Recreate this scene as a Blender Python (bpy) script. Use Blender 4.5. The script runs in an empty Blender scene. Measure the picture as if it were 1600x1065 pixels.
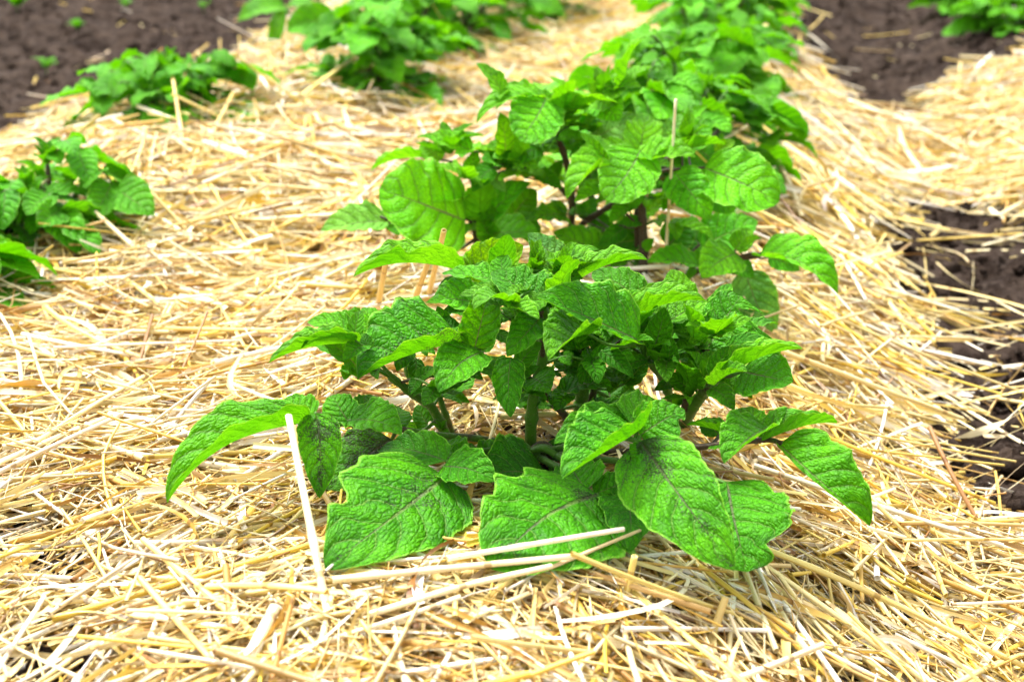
import bpy, math, random
import numpy as np
rng = np.random.default_rng(11)
random.seed(7)
R = math.radians
S = bpy.context.scene
C = bpy.context.collection

# ------------------------------------------------------------------ camera geometry
F = 2222.0                      # focal length in photograph pixels (50 mm on 36 mm)
CAMH, PITCH = 0.40, R(20.5)
cp, sp = math.cos(PITCH), math.sin(PITCH)
CAM = np.array([0, 0, CAMH])
FWD = np.array([0, cp, -sp]); UPC = np.array([0, sp, cp]); RGT = np.array([1.0, 0, 0])
def ray(u, v):
    return FWD + RGT*((u-800)/F) - UPC*((v-532.5)/F)
def atY(u, v, Y):
    d = ray(u, v); return CAM + d*(Y/d[1])
def atZ(u, v, z=0.0):
    d = ray(u, v); return CAM + d*((z-CAMH)/d[2])
YA, YB = 0.866, 1.24
def A(u, v, yo): return atY(u, v, YA+yo*.01)
def B(u, v, yo): return atY(u, v, YB+yo*.01)

# ------------------------------------------------------------------ tags
def tag(o, label=None, cat=None, group=None, kind=None):
    if label: o['label'] = label
    if cat: o['category'] = cat
    if group: o['group'] = group
    if kind: o['kind'] = kind
    return o
def empty(name, loc, label, cat, group=None):
    o = bpy.data.objects.new(name, None); C.objects.link(o); o.location = loc
    o.empty_display_size = .03
    return tag(o, label, cat, group)

# ------------------------------------------------------------------ mesh builder
class MB:
    def __init__(s): s.v=[]; s.q=[]; s.uv=[]; s.n=0
    def grid(s, P, UV, closed=False):
        """P (K,M,3), UV (K,M,2)"""
        K, M = P.shape[:2]
        i = np.arange(K*M).reshape(K, M) + s.n
        if closed: nx = np.roll(i, -1, 1)
        else: nx = i[:, 1:]; i = i[:, :-1]
        q = np.stack([i[:-1], nx[:-1], nx[1:], i[1:]], -1).reshape(-1, 4)
        s.v.append(P.reshape(-1, 3)); s.uv.append(UV.reshape(-1, 2)); s.q.append(q); s.n += K*M
    def tube(s, pts, rads, sides=8, cap=True):
        pts = [np.array(p, float) for p in pts]
        K = len(pts); rads = np.interp(np.linspace(0, 1, K), np.linspace(0, 1, len(rads)), rads)
        ring = []; uvs = []
        pts = np.array(pts)
        T = np.gradient(pts, axis=0); T /= np.linalg.norm(T, axis=1)[:, None] + 1e-12
        ref = np.array([0.31, 0.2, 0.93]); 
        if abs(T[0] @ ref) > .85: ref = np.array([.9, .3, .1])
        for k in range(K):
            a = np.cross(T[k], ref); a /= np.linalg.norm(a) + 1e-12; b = np.cross(T[k], a)
            th = np.linspace(0, 2*np.pi, sides, endpoint=False)
            ring.append(pts[k] + rads[k]*(np.cos(th)[:, None]*a + np.sin(th)[:, None]*b))
            uvs.append(np.stack([np.full(sides, k/(K-1)), th/6.2832], -1))
        if cap:
            ring = [np.repeat(pts[:1], sides, 0)] + ring + [np.repeat(pts[-1:] + T[-1:]*rads[-1]*.5, sides, 0)]
            uvs = [uvs[0]] + uvs + [uvs[-1]]
        s.grid(np.array(ring), np.array(uvs), True)
    def mesh(s, name, mat, smooth=True):
        V = np.concatenate(s.v); Q = np.concatenate(s.q); UV = np.concatenate(s.uv)
        return raw_mesh(name, V, Q, UV, mat, smooth)
    def build(s, name, mat, parent=None, origin=None, smooth=True):
        V = np.concatenate(s.v); 
        off = np.array(parent_world(parent)) if parent else (np.array(origin) if origin is not None else np.zeros(3))
        me = raw_mesh(name, V-off, np.concatenate(s.q), np.concatenate(s.uv), mat, smooth)
        o = bpy.data.objects.new(name, me); C.objects.link(o)
        if parent: o.parent = parent
        elif origin is not None: o.location = origin
        return o
def parent_world(p):
    l = np.zeros(3)
    while p: l = l + np.array(p.location); p = p.parent
    return l
def raw_mesh(name, V, Q, UV, mat, smooth=True, col=None):
    me = bpy.data.meshes.new(name)
    nv, nq = len(V), len(Q)
    me.vertices.add(nv); me.vertices.foreach_set('co', V.astype(np.float32).ravel())
    me.loops.add(nq*4); me.loops.foreach_set('vertex_index', Q.astype(np.int32).ravel())
    me.polygons.add(nq); me.polygons.foreach_set('loop_start', np.arange(0, nq*4, 4, dtype=np.int32))
    me.polygons.foreach_set('use_smooth', np.full(nq, smooth))
    if UV is not None:
        l = me.uv_layers.new(name='UVMap')
        l.data.foreach_set('uv', UV[Q.ravel()].astype(np.float32).ravel())
    if col is not None:
        a = me.color_attributes.new('tint', 'FLOAT_COLOR', 'POINT')
        a.data.foreach_set('color', np.concatenate([col, np.ones((nv, 1))], 1).astype(np.float32).ravel())
    me.update(calc_edges=True); me.validate()
    if mat: me.materials.append(mat)
    return me
def spline(pts, n=14):
    """Catmull-Rom through the points"""
    P = [np.array(p, float) for p in pts]
    if len(P) == 2: P = [P[0], (P[0]+P[1])/2, P[1]]
    P = [2*P[0]-P[1]] + P + [2*P[-1]-P[-2]]
    out = []
    m = len(P)-3
    for t in np.linspace(0, m, n):
        i = min(int(t), m-1); f = t-i
        a, b, c, d = P[i:i+4]
        out.append(.5*(2*b + (c-a)*f + (2*a-5*b+4*c-d)*f*f + (3*b-a-3*c+d)*f**3))
    return np.array(out)

# ------------------------------------------------------------------ node helpers
def mat_new(name):
    m = bpy.data.materials.new(name); m.use_nodes = True
    nt = m.node_tree; nt.nodes.clear()
    return m, nt
class NT:
    def __init__(s, nt): s.nt = nt
    def n(s, t, **kw):
        x = s.nt.nodes.new(t)
        for k, v in kw.items():
            if k.startswith('_'): setattr(x, k[1:], v)
        return x
    def set(s, sock, v):
        if isinstance(v, bpy.types.NodeSocket): s.nt.links.new(v, sock)
        else: sock.default_value = v
    def m(s, op, a, b=None, c=None, clamp=False):
        x = s.nt.nodes.new('ShaderNodeMath'); x.operation = op; x.use_clamp = clamp
        s.set(x.inputs[0], a)
        if b is not None: s.set(x.inputs[1], b)
        if c is not None: s.set(x.inputs[2], c)
        return x.outputs[0]
    def ss(s, a, lo, hi, o0=0., o1=1.):
        x = s.nt.nodes.new('ShaderNodeMapRange'); x.interpolation_type = 'SMOOTHSTEP'
        s.set(x.inputs[0], a)
        for i, v in enumerate((lo, hi, o0, o1)): s.set(x.inputs[i+1], v)
        return x.outputs[0]
    def mix(s, f, a, b, mode='MIX'):
        x = s.nt.nodes.new('ShaderNodeMix'); x.data_type = 'RGBA'; x.blend_type = mode
        s.set(x.inputs[0], f); s.set(x.inputs[6], a); s.set(x.inputs[7], b)
        return x.outputs[2]
    def noise(s, vec, scale, detail=3, rough=.5, dist=0):
        x = s.nt.nodes.new('ShaderNodeTexNoise')
        if vec is not None: s.nt.links.new(vec, x.inputs['Vector'])
        x.inputs['Scale'].default_value = scale; x.inputs['Detail'].default_value = detail
        x.inputs['Roughness'].default_value = rough; x.inputs['Distortion'].default_value = dist
        return x.outputs[0]
    def voro(s, vec, scale, feat='F1'):
        x = s.nt.nodes.new('ShaderNodeTexVoronoi'); x.feature = feat
        if vec is not None: s.nt.links.new(vec, x.inputs['Vector'])
        x.inputs['Scale'].default_value = scale
        return x.outputs['Distance']
    def bump(s, h, strength, dist, prev=None):
        x = s.nt.nodes.new('ShaderNodeBump'); x.inputs['Strength'].default_value = strength
        x.inputs['Distance'].default_value = dist; s.nt.links.new(h, x.inputs['Height'])
        if prev is not None: s.nt.links.new(prev, x.inputs['Normal'])
        return x.outputs[0]
def rgb(r, g, b): return (r, g, b, 1)

# ------------------------------------------------------------------ leaf material
def leaf_material():
    m, nt = mat_new('potato_leaf'); N = NT(nt)
    uv = N.n('ShaderNodeUVMap').outputs[0]
    sep = N.n('ShaderNodeSeparateXYZ'); nt.links.new(uv, sep.inputs[0])
    s, v = sep.outputs[0], sep.outputs[1]
    x = N.m('ABSOLUTE', N.m('SUBTRACT', N.m('MULTIPLY', v, 2.), 1.))
    oi = N.n('ShaderNodeObjectInfo')
    geo = N.n('ShaderNodeNewGeometry')
    tc = N.n('ShaderNodeTexCoord').outputs['Object']
    # lateral veins slant forward and curve
    wob = N.m('MULTIPLY', N.m('SUBTRACT', N.noise(tc, 90, 2), .5), .05)
    sk = N.m('ADD', N.m('SUBTRACT', s, N.m('ADD', N.m('MULTIPLY', x, .16), N.m('MULTIPLY', N.m('MULTIPLY', x, x), .12))), wob)
    side = N.m('MULTIPLY', N.m('GREATER_THAN', v, .5), .42)
    q = N.m('FRACT', N.m('ADD', N.m('MULTIPLY', sk, 6.), N.m('ADD', side, 20.)))
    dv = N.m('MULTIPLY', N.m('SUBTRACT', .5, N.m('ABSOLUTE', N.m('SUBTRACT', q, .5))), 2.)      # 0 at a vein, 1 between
    vein = N.ss(dv, .13, .0)
    midw = N.m('MULTIPLY', N.m('SUBTRACT', 1.1, s), .055)
    mid = N.ss(N.m('DIVIDE', x, midw), 1.0, .35)
    pillow = N.m('POWER', N.ss(dv, -.05, .75), .7)
    cx = N.n('ShaderNodeCombineXYZ')
    wob2 = N.m('MULTIPLY', N.m('SUBTRACT', N.noise(tc, 160, 2), .5), .8)
    N.set(cx.inputs[0], N.m('ADD', N.m('MULTIPLY', sk, 17.), wob2)); N.set(cx.inputs[1], N.m('ADD', N.m('MULTIPLY', x, 8.), N.m('ADD', N.m('MULTIPLY', side, 31.), wob2)))
    N.set(cx.inputs[2], N.m('MULTIPLY', oi.outputs['Random'], 37.))
    ve = N.n('ShaderNodeTexVoronoi'); ve.feature = 'DISTANCE_TO_EDGE'; nt.links.new(cx.outputs[0], ve.inputs['Vector']); ve.inputs['Scale'].default_value = 1.0
    cells = N.ss(ve.outputs['Distance'], .0, .26)
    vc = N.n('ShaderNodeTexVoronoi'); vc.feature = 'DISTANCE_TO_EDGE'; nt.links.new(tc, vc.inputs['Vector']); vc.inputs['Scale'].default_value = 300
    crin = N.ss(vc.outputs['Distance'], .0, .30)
    fine = N.noise(tc, 800, 2, .6)
    soft = N.noise(tc, 150, 2, .5)
    h = N.m('ADD', N.m('MULTIPLY', pillow, .95), N.m('ADD', N.m('ADD', N.m('MULTIPLY', cells, .34), N.m('MULTIPLY', crin, .20)), N.m('ADD', N.m('MULTIPLY', fine, .26), N.m('MULTIPLY', soft, .18))))
    h = N.m('SUBTRACT', h, N.m('MULTIPLY', mid, .5))
    nrm = N.bump(h, .80, .0024)
    # colours
    big = N.noise(tc, 34, 3, .6)
    top = N.mix(N.ss(big, .35, .68), rgb(.032, .195, .0005), rgb(.108, .435, .0014))
    top = N.mix(N.m('MULTIPLY', cells, .45), top, rgb(.090, .45, .0020))  # cells painted lighter than their edges, standing in for relief shading
    top = N.mix(N.ss(crin, .50, .0, 0., .36), top, rgb(.010, .105, .0004))  # shade in the creases between puckers, painted into the leaf colour
    top = N.mix(N.m('MULTIPLY', N.m('POWER', oi.outputs['Random'], 2.), .45), top, rgb(.095, .36, .0006))
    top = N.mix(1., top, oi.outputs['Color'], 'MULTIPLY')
    und = N.mix(N.ss(big, .3, .7), rgb(.068, .36, .0012), rgb(.110, .45, .0035))
    und = N.mix(.5, und, N.mix(1., und, oi.outputs['Color'], 'MULTIPLY'))
    top = N.mix(N.m('MULTIPLY', N.ss(dv, .24, .03), .55), top, rgb(.008, .075, .0005)); top = N.mix(N.m('MULTIPLY', N.ss(dv, .075, .02), .6), top, rgb(.17, .36, .05))  # groove shade painted dark along each vein, then the pale vein itself
    purple = N.mix(N.ss(N.noise(tc, 60, 2), .4, .6), rgb(.15, .21, .06), rgb(.13, .11, .09))
    top = N.mix(N.m('MULTIPLY', mid, .7), top, purple)
    und = N.mix(N.m('MULTIPLY', N.m('MAXIMUM', N.m('MULTIPLY', vein, .5), mid), .6), und, rgb(.040, .17, .003))
    edge = N.ss(x, .935, .975)
    top = N.mix(N.m('MULTIPLY', edge, .85), top, rgb(.20, .52, .04)); und = N.mix(N.m('MULTIPLY', edge, .8), und, rgb(.20, .52, .04))
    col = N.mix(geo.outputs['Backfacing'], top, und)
    # splashed soil: specks, amount comes with the leaf
    sn = N.noise(tc, 900, 2, .7); area = N.noise(tc, 55, 2, .6)
    near = N.m('ADD', N.ss(x, .5, .0), N.ss(s, .6, .1))
    thr = N.m('SUBTRACT', .712, N.m('MULTIPLY', oi.outputs['Alpha'], N.m('ADD', .105, N.m('MULTIPLY', near, .07))))
    msk = N.ss(N.m('ADD', N.m('MULTIPLY', sn, .62), N.m('MULTIPLY', area, .42)), thr, N.m('ADD', thr, .05))
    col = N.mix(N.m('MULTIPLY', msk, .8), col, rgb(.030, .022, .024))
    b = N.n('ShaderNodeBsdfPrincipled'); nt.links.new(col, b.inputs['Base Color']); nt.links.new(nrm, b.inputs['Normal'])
    nt.links.new(N.m('ADD', .50, N.m('MULTIPLY', geo.outputs['Backfacing'], .25)), b.inputs['Roughness'])
    b.inputs['Specular IOR Level'].default_value = .17
    b.inputs['Sheen Weight'].default_value = .0; b.inputs['Sheen Roughness'].default_value = .4
    t = N.n('ShaderNodeBsdfTranslucent'); nt.links.new(N.mix(1., col, rgb(1.5, 1.15, .4), 'MULTIPLY'), t.inputs[0]); nt.links.new(nrm, t.inputs['Normal'])
    mx = N.n('ShaderNodeMixShader'); mx.inputs[0].default_value = .30
    nt.links.new(b.outputs[0], mx.inputs[1]); nt.links.new(t.outputs[0], mx.inputs[2])
    o = N.n('ShaderNodeOutputMaterial'); nt.links.new(mx.outputs[0], o.inputs[0])
    return m
def stem_material():
    m, nt = mat_new('potato_stem'); N = NT(nt)
    tc = N.n('ShaderNodeTexCoord').outputs['Object']
    oi = N.n('ShaderNodeObjectInfo')
    n1 = N.noise(tc, 55, 3, .6); n2 = N.noise(tc, 700, 2, .6)
    k = N.ss(N.m('ADD', n1, N.m('SUBTRACT', N.m('MULTIPLY', oi.outputs['Alpha'], .8), .4)), .42, .62)
    col = N.mix(k, rgb(.050, .15, .005), rgb(.052, .033, .016))
    col = N.mix(N.ss(n2, .58, .75), col, rgb(.12, .15, .05))
    b = N.n('ShaderNodeBsdfPrincipled'); nt.links.new(col, b.inputs['Base Color']); b.inputs['Roughness'].default_value = .5
    b.inputs['Sheen Weight'].default_value = .05; b.inputs['Specular IOR Level'].default_value = .25
    nt.links.new(N.bump(n2, .6, .0012), b.inputs['Normal'])
    o = N.n('ShaderNodeOutputMaterial'); nt.links.new(b.outputs[0], o.inputs[0])
    return m
def straw_material():
    m, nt = mat_new('straw'); N = NT(nt)
    at = N.n('ShaderNodeAttribute'); at.attribute_name = 'tint'
    uv = N.n('ShaderNodeUVMap').outputs[0]
    mp = N.n('ShaderNodeMapping'); nt.links.new(uv, mp.inputs[0]); mp.inputs['Scale'].default_value = (2.2, 26, 1)
    # the second uv axis carries a per-straw offset, so streaks differ from straw to straw
    st = N.noise(mp.outputs[0], 1.0, 3, .6)
    col = N.mix(N.ss(st, .42, .72), at.outputs['Color'], N.mix(1., at.outputs['Color'], rgb(.76, .55, .25), 'MULTIPLY'))
    su = N.n('ShaderNodeSeparateXYZ'); nt.links.new(uv, su.inputs[0])
    fr = N.m('ABSOLUTE', N.m('SUBTRACT', N.m('FRACT', su.outputs[0]), .5))
    band = N.ss(fr, .022, .012); halo = N.ss(fr, .10, .02)
    col = N.mix(N.m('MULTIPLY', halo, .35), col, N.mix(1., at.outputs['Color'], rgb(.85, .72, .40), 'MULTIPLY'))
    col = N.mix(N.m('MULTIPLY', band, .75), col, N.mix(1., at.outputs['Color'], rgb(.42, .27, .14), 'MULTIPLY'))
    tc = N.n('ShaderNodeTexCoord').outputs['Object']
    sp = N.noise(tc, 260, 3, .65)
    col = N.mix(N.ss(sp, .66, .78), col, N.mix(1., at.outputs['Color'], rgb(.42, .28, .16), 'MULTIPLY'))
    b = N.n('ShaderNodeBsdfPrincipled'); nt.links.new(col, b.inputs['Base Color'])
    b.inputs['Roughness'].default_value = .42; b.inputs['Specular IOR Level'].default_value = .45
    nt.links.new(N.bump(st, .35, .0008), b.inputs['Normal'])
    t = N.n('ShaderNodeBsdfTranslucent'); nt.links.new(col, t.inputs[0])
    mx = N.n('ShaderNodeMixShader'); mx.inputs[0].default_value = .10
    nt.links.new(b.outputs[0], mx.inputs[1]); nt.links.new(t.outputs[0], mx.inputs[2])
    o = N.n('ShaderNodeOutputMaterial'); nt.links.new(mx.outputs[0], o.inputs[0])
    return m
def soil_material():
    m, nt = mat_new('garden_soil'); N = NT(nt)
    tc = N.n('ShaderNodeTexCoord').outputs['Object']
    a = N.noise(tc, 14, 4, .65); b_ = N.noise(tc, 48, 4, .7); c = N.noise(tc, 420, 3, .7)
    col = N.mix(N.ss(a, .38, .62), rgb(.022, .013, .009), rgb(.071, .048, .035))
    col = N.mix(N.ss(b_, .45, .7), col, rgb(.085, .060, .047))
    col = N.mix(N.ss(c, .62, .74), col, rgb(.15, .125, .11))
    d = N.noise(tc, 1100, 3, .75)
    h = N.m('ADD', N.m('MULTIPLY', b_, .8), N.m('ADD', N.m('MULTIPLY', c, .55), N.m('MULTIPLY', d, .25)))
    b = N.n('ShaderNodeBsdfPrincipled'); nt.links.new(col, b.inputs['Base Color']); b.inputs['Roughness'].default_value = .9
    b.inputs['Specular IOR Level'].default_value = .08
    nt.links.new(N.bump(h, 1., .012), b.inputs['Normal'])
    o = N.n('ShaderNodeOutputMaterial'); nt.links.new(b.outputs[0], o.inputs[0])
    return m
LEAF, STEM, STRAW, SOIL = leaf_material(), stem_material(), straw_material(), soil_material()

# ------------------------------------------------------------------ terrain
PHI = R(11.4); cph, sph = math.cos(PHI), math.sin(PHI)
O = atZ(830, 705, 0)
def rowco(x, y): return (x-O[0])*cph - (y-O[1])*sph, (x-O[0])*sph + (y-O[1])*cph     # across, along
def fromrow(t, s): return O[0] + t*cph + s*sph, O[1] - t*sph + s*cph
_T = np.array([-9, -2.2, -1.9, -1.5, -1.15, -.95, -.80, -.60, -.45, -.28, -.12, 0, .10, .20, .27, .33, .40, .48, .60, .80, 1.0, 1.2, 1.35, 1.6, 2.0, 9])
_Z = np.array([-.06, -.06, -.05, -.07, -.085, -.06, -.018, 0, -.012, -.028, -.008, 0, -.010, -.040, -.075, -.095, -.085, -.055, -.028, -.01, -.03, -.08, -.095, -.05, -.06, -.06])
_ph = rng.uniform(0, 6.28, (40, 2)); _dir = rng.uniform(0, 6.28, 40)
_fr = np.concatenate([rng.uniform(4, 9, 14), rng.uniform(14, 30, 14), rng.uniform(45, 80, 12)])
_am = np.concatenate([np.full(14, .0028), np.full(14, .0013), np.full(12, .0005)])
def height(x, y):
    x = np.asarray(x, float); y = np.asarray(y, float)
    t, s = rowco(x, y)
    t = t + .025*np.sin(s*3.1+1) + .012*np.sin(s*7.7)
    z = np.interp(t, _T, _Z) * .5 + (np.interp(t-.05, _T, _Z) + np.interp(t+.05, _T, _Z))*.25
    for k in range(40):
        z = z + _am[k]*np.sin(_fr[k]*(x*math.cos(_dir[k]) + y*math.sin(_dir[k])) + _ph[k, 0])
    return z
def smooth(a, lo, hi):
    f = np.clip((a-lo)/(hi-lo), 0, 1); return f*f*(3-2*f)
def mulch(x, y):
    """how thick the straw lies, 0..1"""
    t, s = rowco(x, y)
    w = .05*np.sin(s*4.3+.6) + .03*np.sin(s*11+2) + .02*np.sin(s*23)
    te = np.interp(s, [.0, .10, .25, .5, .9, 1.5, 2.0, 2.7], [.33, .29, .245, .26, .265, .20, .105, .05])
    le = np.interp(s, [1.3, 1.6], [0, .10])
    bed = smooth(t, -1.02+w+le, -.93+w+le) * (1-smooth(t, te-.03+w*.4, te+.04+w*.4))
    tb = np.interp(s, [0, .75, .98, 1.25], [.64, .56, .44, .36])
    rb = smooth(t, tb-.03+w*.4, tb+.05+w*.4) * (1-smooth(s-(t-.3)*1.25, 1.53+w, 1.62+w)) * (1-smooth(t, 1.15, 1.3))
    bridge = .85*smooth(s+w, .86, 1.14)*(1-smooth(s-(t-.3)*1.25+w, 1.50, 1.61))*smooth(t, .15, .25)*(1-smooth(t, .45, .5))
    fl = .05*smooth(t, .2, .3)*(1-smooth(t, .5, .6))*(1-smooth(s, 1.4, 1.7))
    return np.clip(np.maximum(np.maximum(np.maximum(bed, rb), bridge), fl), 0, 1)

def soil_sheet():
    xs = np.concatenate([np.linspace(-40, -2.6, 14)[:-1], np.linspace(-2.6, 2.6, 360), np.linspace(2.6, 40, 14)[1:]])
    ys = np.concatenate([np.linspace(-30, -.3, 10)[:-1], np.linspace(-.3, 4.6, 340), np.linspace(4.6, 80, 18)[1:]])
    X, Y = np.meshgrid(xs, ys)
    Z = height(X, Y)
    near = ((np.abs(X) < 2.6) & (Y > -.3) & (Y < 4.6))
    # crumbly lumps where the soil is bare
    lum = np.zeros_like(Z)
    r2 = np.random.default_rng(5)
    for k in range(46):
        a, f, p = r2.uniform(0, 6.28), r2.uniform(50, 260), r2.uniform(0, 6.28)
        lum += np.sin(f*(X*math.cos(a)+Y*math.sin(a)) + p + 2*np.sin(.37*f*(X*math.sin(a)-Y*math.cos(a))))
    bare = 1-mulch(X, Y)
    Z = Z + near*(lum/46**.5)*(.0012+.0065*bare) - .024*mulch(X, Y)
    P = np.stack([X, Y, Z], -1)
    mb = MB(); mb.grid(P, np.stack([X, Y], -1))
    o = mb.build('soil_ground', SOIL); tag(o, 'dark crumbly garden soil under and between the beds', 'soil', kind='structure')
soil_sheet()

def clods():
    r = np.random.default_rng(3)
    nth, nph = 5, 7
    Vs, Qs = [], []; n = 0; cnt = 0
    th = np.linspace(.05, np.pi-.05, nth); ph = np.linspace(0, 2*np.pi, nph, endpoint=False)
    base = np.stack([np.sin(th)[:, None]*np.cos(ph), np.sin(th)[:, None]*np.sin(ph), np.cos(th)[:, None]*np.ones(nph)], -1)
    i = np.arange(nth*nph).reshape(nth, nph); nx = np.roll(i, -1, 1)
    q0 = np.stack([i[:-1], nx[:-1], nx[1:], i[1:]], -1).reshape(-1, 4)
    def put(x, y, sz):
        nonlocal n
        d = base*(1+r.normal(0, .27, (nth, nph, 1)))*np.array([1, r.uniform(.7, 1.1), r.uniform(.55, .9)])*sz
        a = r.uniform(0, 6.28); ca, sa = math.cos(a), math.sin(a)
        d = np.stack([d[..., 0]*ca-d[..., 1]*sa, d[..., 0]*sa+d[..., 1]*ca, d[..., 2]], -1)
        Vs.append((d + np.array([x, y, float(height(x, y)) + sz*.15])).reshape(-1, 3)); Qs.append(q0+n); n += nth*nph
    for _ in range(40000):
        y = r.uniform(.45, 4.2); x = r.uniform(-.45*y-.25, .45*y+.25)
        m = float(mulch(x, y))
        if r.random() > (1-m)**1.5+.01: continue
        put(x, y, min(.020, .0017*math.exp(abs(r.normal(0, .72)))))
    for (u, v, z, k) in ((15, 850, -.015, 26), (95, 870, -.01, 10), (70, 1040, -.01, 30), (1465, 870, -.03, 16), (1380, 1030, -.02, 8), (1330, 1000, -.02, 8), (850, 725, 0, 25)):
        p = atZ(u, v, z)
        for _ in range(k): put(p[0]+r.normal(0, .010), p[1]+r.normal(0, .010), r.uniform(.002, .007))
    me = raw_mesh('soil_clods', np.concatenate(Vs), np.concatenate(Qs), np.concatenate([v[:, :2] for v in Vs]), SOIL, True)
    o = bpy.data.objects.new('soil_clods', me); C.objects.link(o)
    tag(o, 'loose dark crumbs and clods lying on the bare soil', 'soil clods', kind='stuff')
clods()

# ------------------------------------------------------------------ straw
PALE, CREAM, GOLD, TAN, BROWN, WHITE = [np.array(c) for c in ((.83, .68, .27), (.89, .80, .50), (.80, .59, .085), (.64, .39, .085), (.32, .15, .03), (.93, .91, .86))]
def straw_cols(n, r, wts=(.30, .26, .18, .12, .05, .09)):
    pal = np.stack([PALE, CREAM, GOLD, TAN, BROWN, WHITE])
    c = pal[r.choice(6, n, p=np.array(wts)/sum(wts))]
    c2 = pal[r.choice(6, n, p=np.array(wts)/sum(wts))]
    f = r.uniform(0, .45, (n, 1))
    return np.clip((c*(1-f)+c2*f)*r.uniform(.72, 1.08, (n, 1)), 0, .93)
def strands(x, y, th, L, rad, zoff, tilt, bend, K, M, kind, r, follow=1.0):
    """all strands of one kind -> verts, quads, uv, per-vertex strand index"""
    n = len(x)
    s = np.linspace(0, 1, K)
    dx, dy = np.cos(th), np.sin(th)
    h1 = height(x-dx*L*.5, y-dy*L*.5); h2 = height(x+dx*L*.5, y+dy*L*.5); hm = height(x, y)
    line = (h1+h2)/2; lift = np.maximum(hm-line, 0)
    sc = (s-.5)[None, :]
    bow = (4*s*(1-s)-.67)[None, :]
    kink = r.uniform(.3, .7, n)[:, None]; kam = (r.normal(0, .10, n)*(r.random(n) < .3))[:, None]
    off = bend[:, None]*L[:, None]*bow + kam*L[:, None]*np.maximum(0, s[None, :]-kink)
    sag = (-.5*bend*L*r.normal(0, .6, n))[:, None]*bow
    px = x[:, None] + dx[:, None]*L[:, None]*sc - dy[:, None]*off
    py = y[:, None] + dy[:, None]*L[:, None]*sc + dx[:, None]*off
    pz = h1[:, None]*(1-s) + h2[:, None]*s + lift[:, None] + (zoff + np.abs(tilt)*L*.5)[:, None] + (tilt*L)[:, None]*sc + sag
    P = np.stack([px, py, pz], -1)
    T = np.gradient(P, axis=1); T /= np.linalg.norm(T, axis=2, keepdims=True)
    up = np.array([0, 0, 1.0]); a = np.cross(T, up); a /= np.linalg.norm(a, axis=2, keepdims=True)+1e-9; b = np.cross(a, T)
    roll = r.uniform(0, 6.28, n)[:, None]
    if kind == 'ribbon': roll = r.normal(0, .7, n)[:, None] + r.normal(0, 2.2, n)[:, None]*s[None, :]
    if kind == 'split': roll = r.uniform(0, 6.28, n)[:, None] + r.normal(0, .4, n)[:, None]*s[None, :]
    roll = np.broadcast_to(roll, (n, K))
    a2 = a*np.cos(roll)[..., None] + b*np.sin(roll)[..., None]; b2 = -a*np.sin(roll)[..., None] + b*np.cos(roll)[..., None]
    taper = 1-.18*s[None, :]*np.ones((n, 1))
    if kind == 'ribbon': taper = (.35+.65*np.sin(np.pi*np.clip(s*.9+.12, 0, 1)))[None, :]*np.ones((n, 1))
    rr = rad[:, None]*taper
    if kind == 'stalk':
        ang = np.linspace(0, 2*np.pi, M, endpoint=False); ex, ey = np.cos(ang), np.sin(ang)
        flat = r.uniform(.6, 1, n)[:, None, None]
    elif kind == 'split':
        ang = np.linspace(0, np.pi, M); ex, ey = np.cos(ang), np.sin(ang)-.5; flat = r.uniform(.25, .9, n)[:, None, None]
    else:
        ex = np.linspace(-1, 1, M); ey = (ex**2)*.35; flat = r.uniform(.3, 1.2, n)[:, None, None]
    V = P[:, :, None, :] + (rr[..., None]*ex)[..., None]*a2[:, :, None, :] + (rr[..., None]*ey*flat)[..., None]*b2[:, :, None, :]
    idx = np.arange(n*K*M).reshape(n, K, M)
    if kind == 'stalk': i0, i1 = idx, np.roll(idx, -1, 2)
    else: i0, i1 = idx[:, :, :-1], idx[:, :, 1:]
    Q = np.stack([i0[:, :-1], i1[:, :-1], i1[:, 1:], i0[:, 1:]], -1).reshape(-1, 4)
    UV = np.zeros((n, K, M, 2)); UV[..., 0] = s[None, :, None]*(L/.12)[:, None, None] + r.uniform(0, 50, n)[:, None, None]
    UV[..., 1] = np.linspace(0, 1, M)[None, None, :]*.5 + r.uniform(0, 50, n)[:, None, None]
    return V.reshape(-1, 3), Q, UV.reshape(-1, 2), np.repeat(np.arange(n), K*M)

def scatter(n, y0, y1, r, margin=.18):
    out = []
    got = 0
    while got < n:
        y = np.sqrt(r.uniform((y0+.3)**2, (y1+.3)**2, n)) - .3
        x = r.uniform(-1, 1, n)*(.385*(y+.12)+margin)
        m = mulch(x, y)
        # thin patches where soil shows
        for (u, v, z, rad) in ((5, 855, -.02, .055), (95, 868, -.02, .028), (75, 1035, -.02, .05), (1465, 875, -.04, .034), (1380, 1035, -.03, .03), (1335, 1000, -.03, .03), (855, 720, 0, .045), (800, 640, 0, .03), (730, 700, 0, .03)):
            p = atZ(u, v, z)
            m = m*(1-.93*np.exp(-((x-p[0])**2+(y-p[1])**2)/rad**2))
        keep = r.random(n) < np.maximum(m, .0015)
        out.append(np.stack([x[keep], y[keep]])); got += keep.sum()
    return np.concatenate(out, 1)[:, :n]
def heading(x, y, r, spread=.75):
    t, s = rowco(x, y)
    base = .6*np.sin(3.1*x+2.3*y+.4) + .5*np.sin(7*y-4*x+1.9) + .4*np.sin(15*x+9*y)
    slope = smooth(t, .05, .22)
    base = base*(1-slope) + slope*(-.55)
    fr = smooth(-y, -.82, -.66)*smooth(x, -.08, .04)
    base = base*(1-fr) + fr*(-1.05+.25*np.sin(9*x))
    th = base + r.normal(0, spread, len(x))*(1-.25*fr)
    cross = r.random(len(x)) < .38
    return np.where(cross, r.uniform(0, np.pi, len(x)), th)
LEAFV = []
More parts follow.
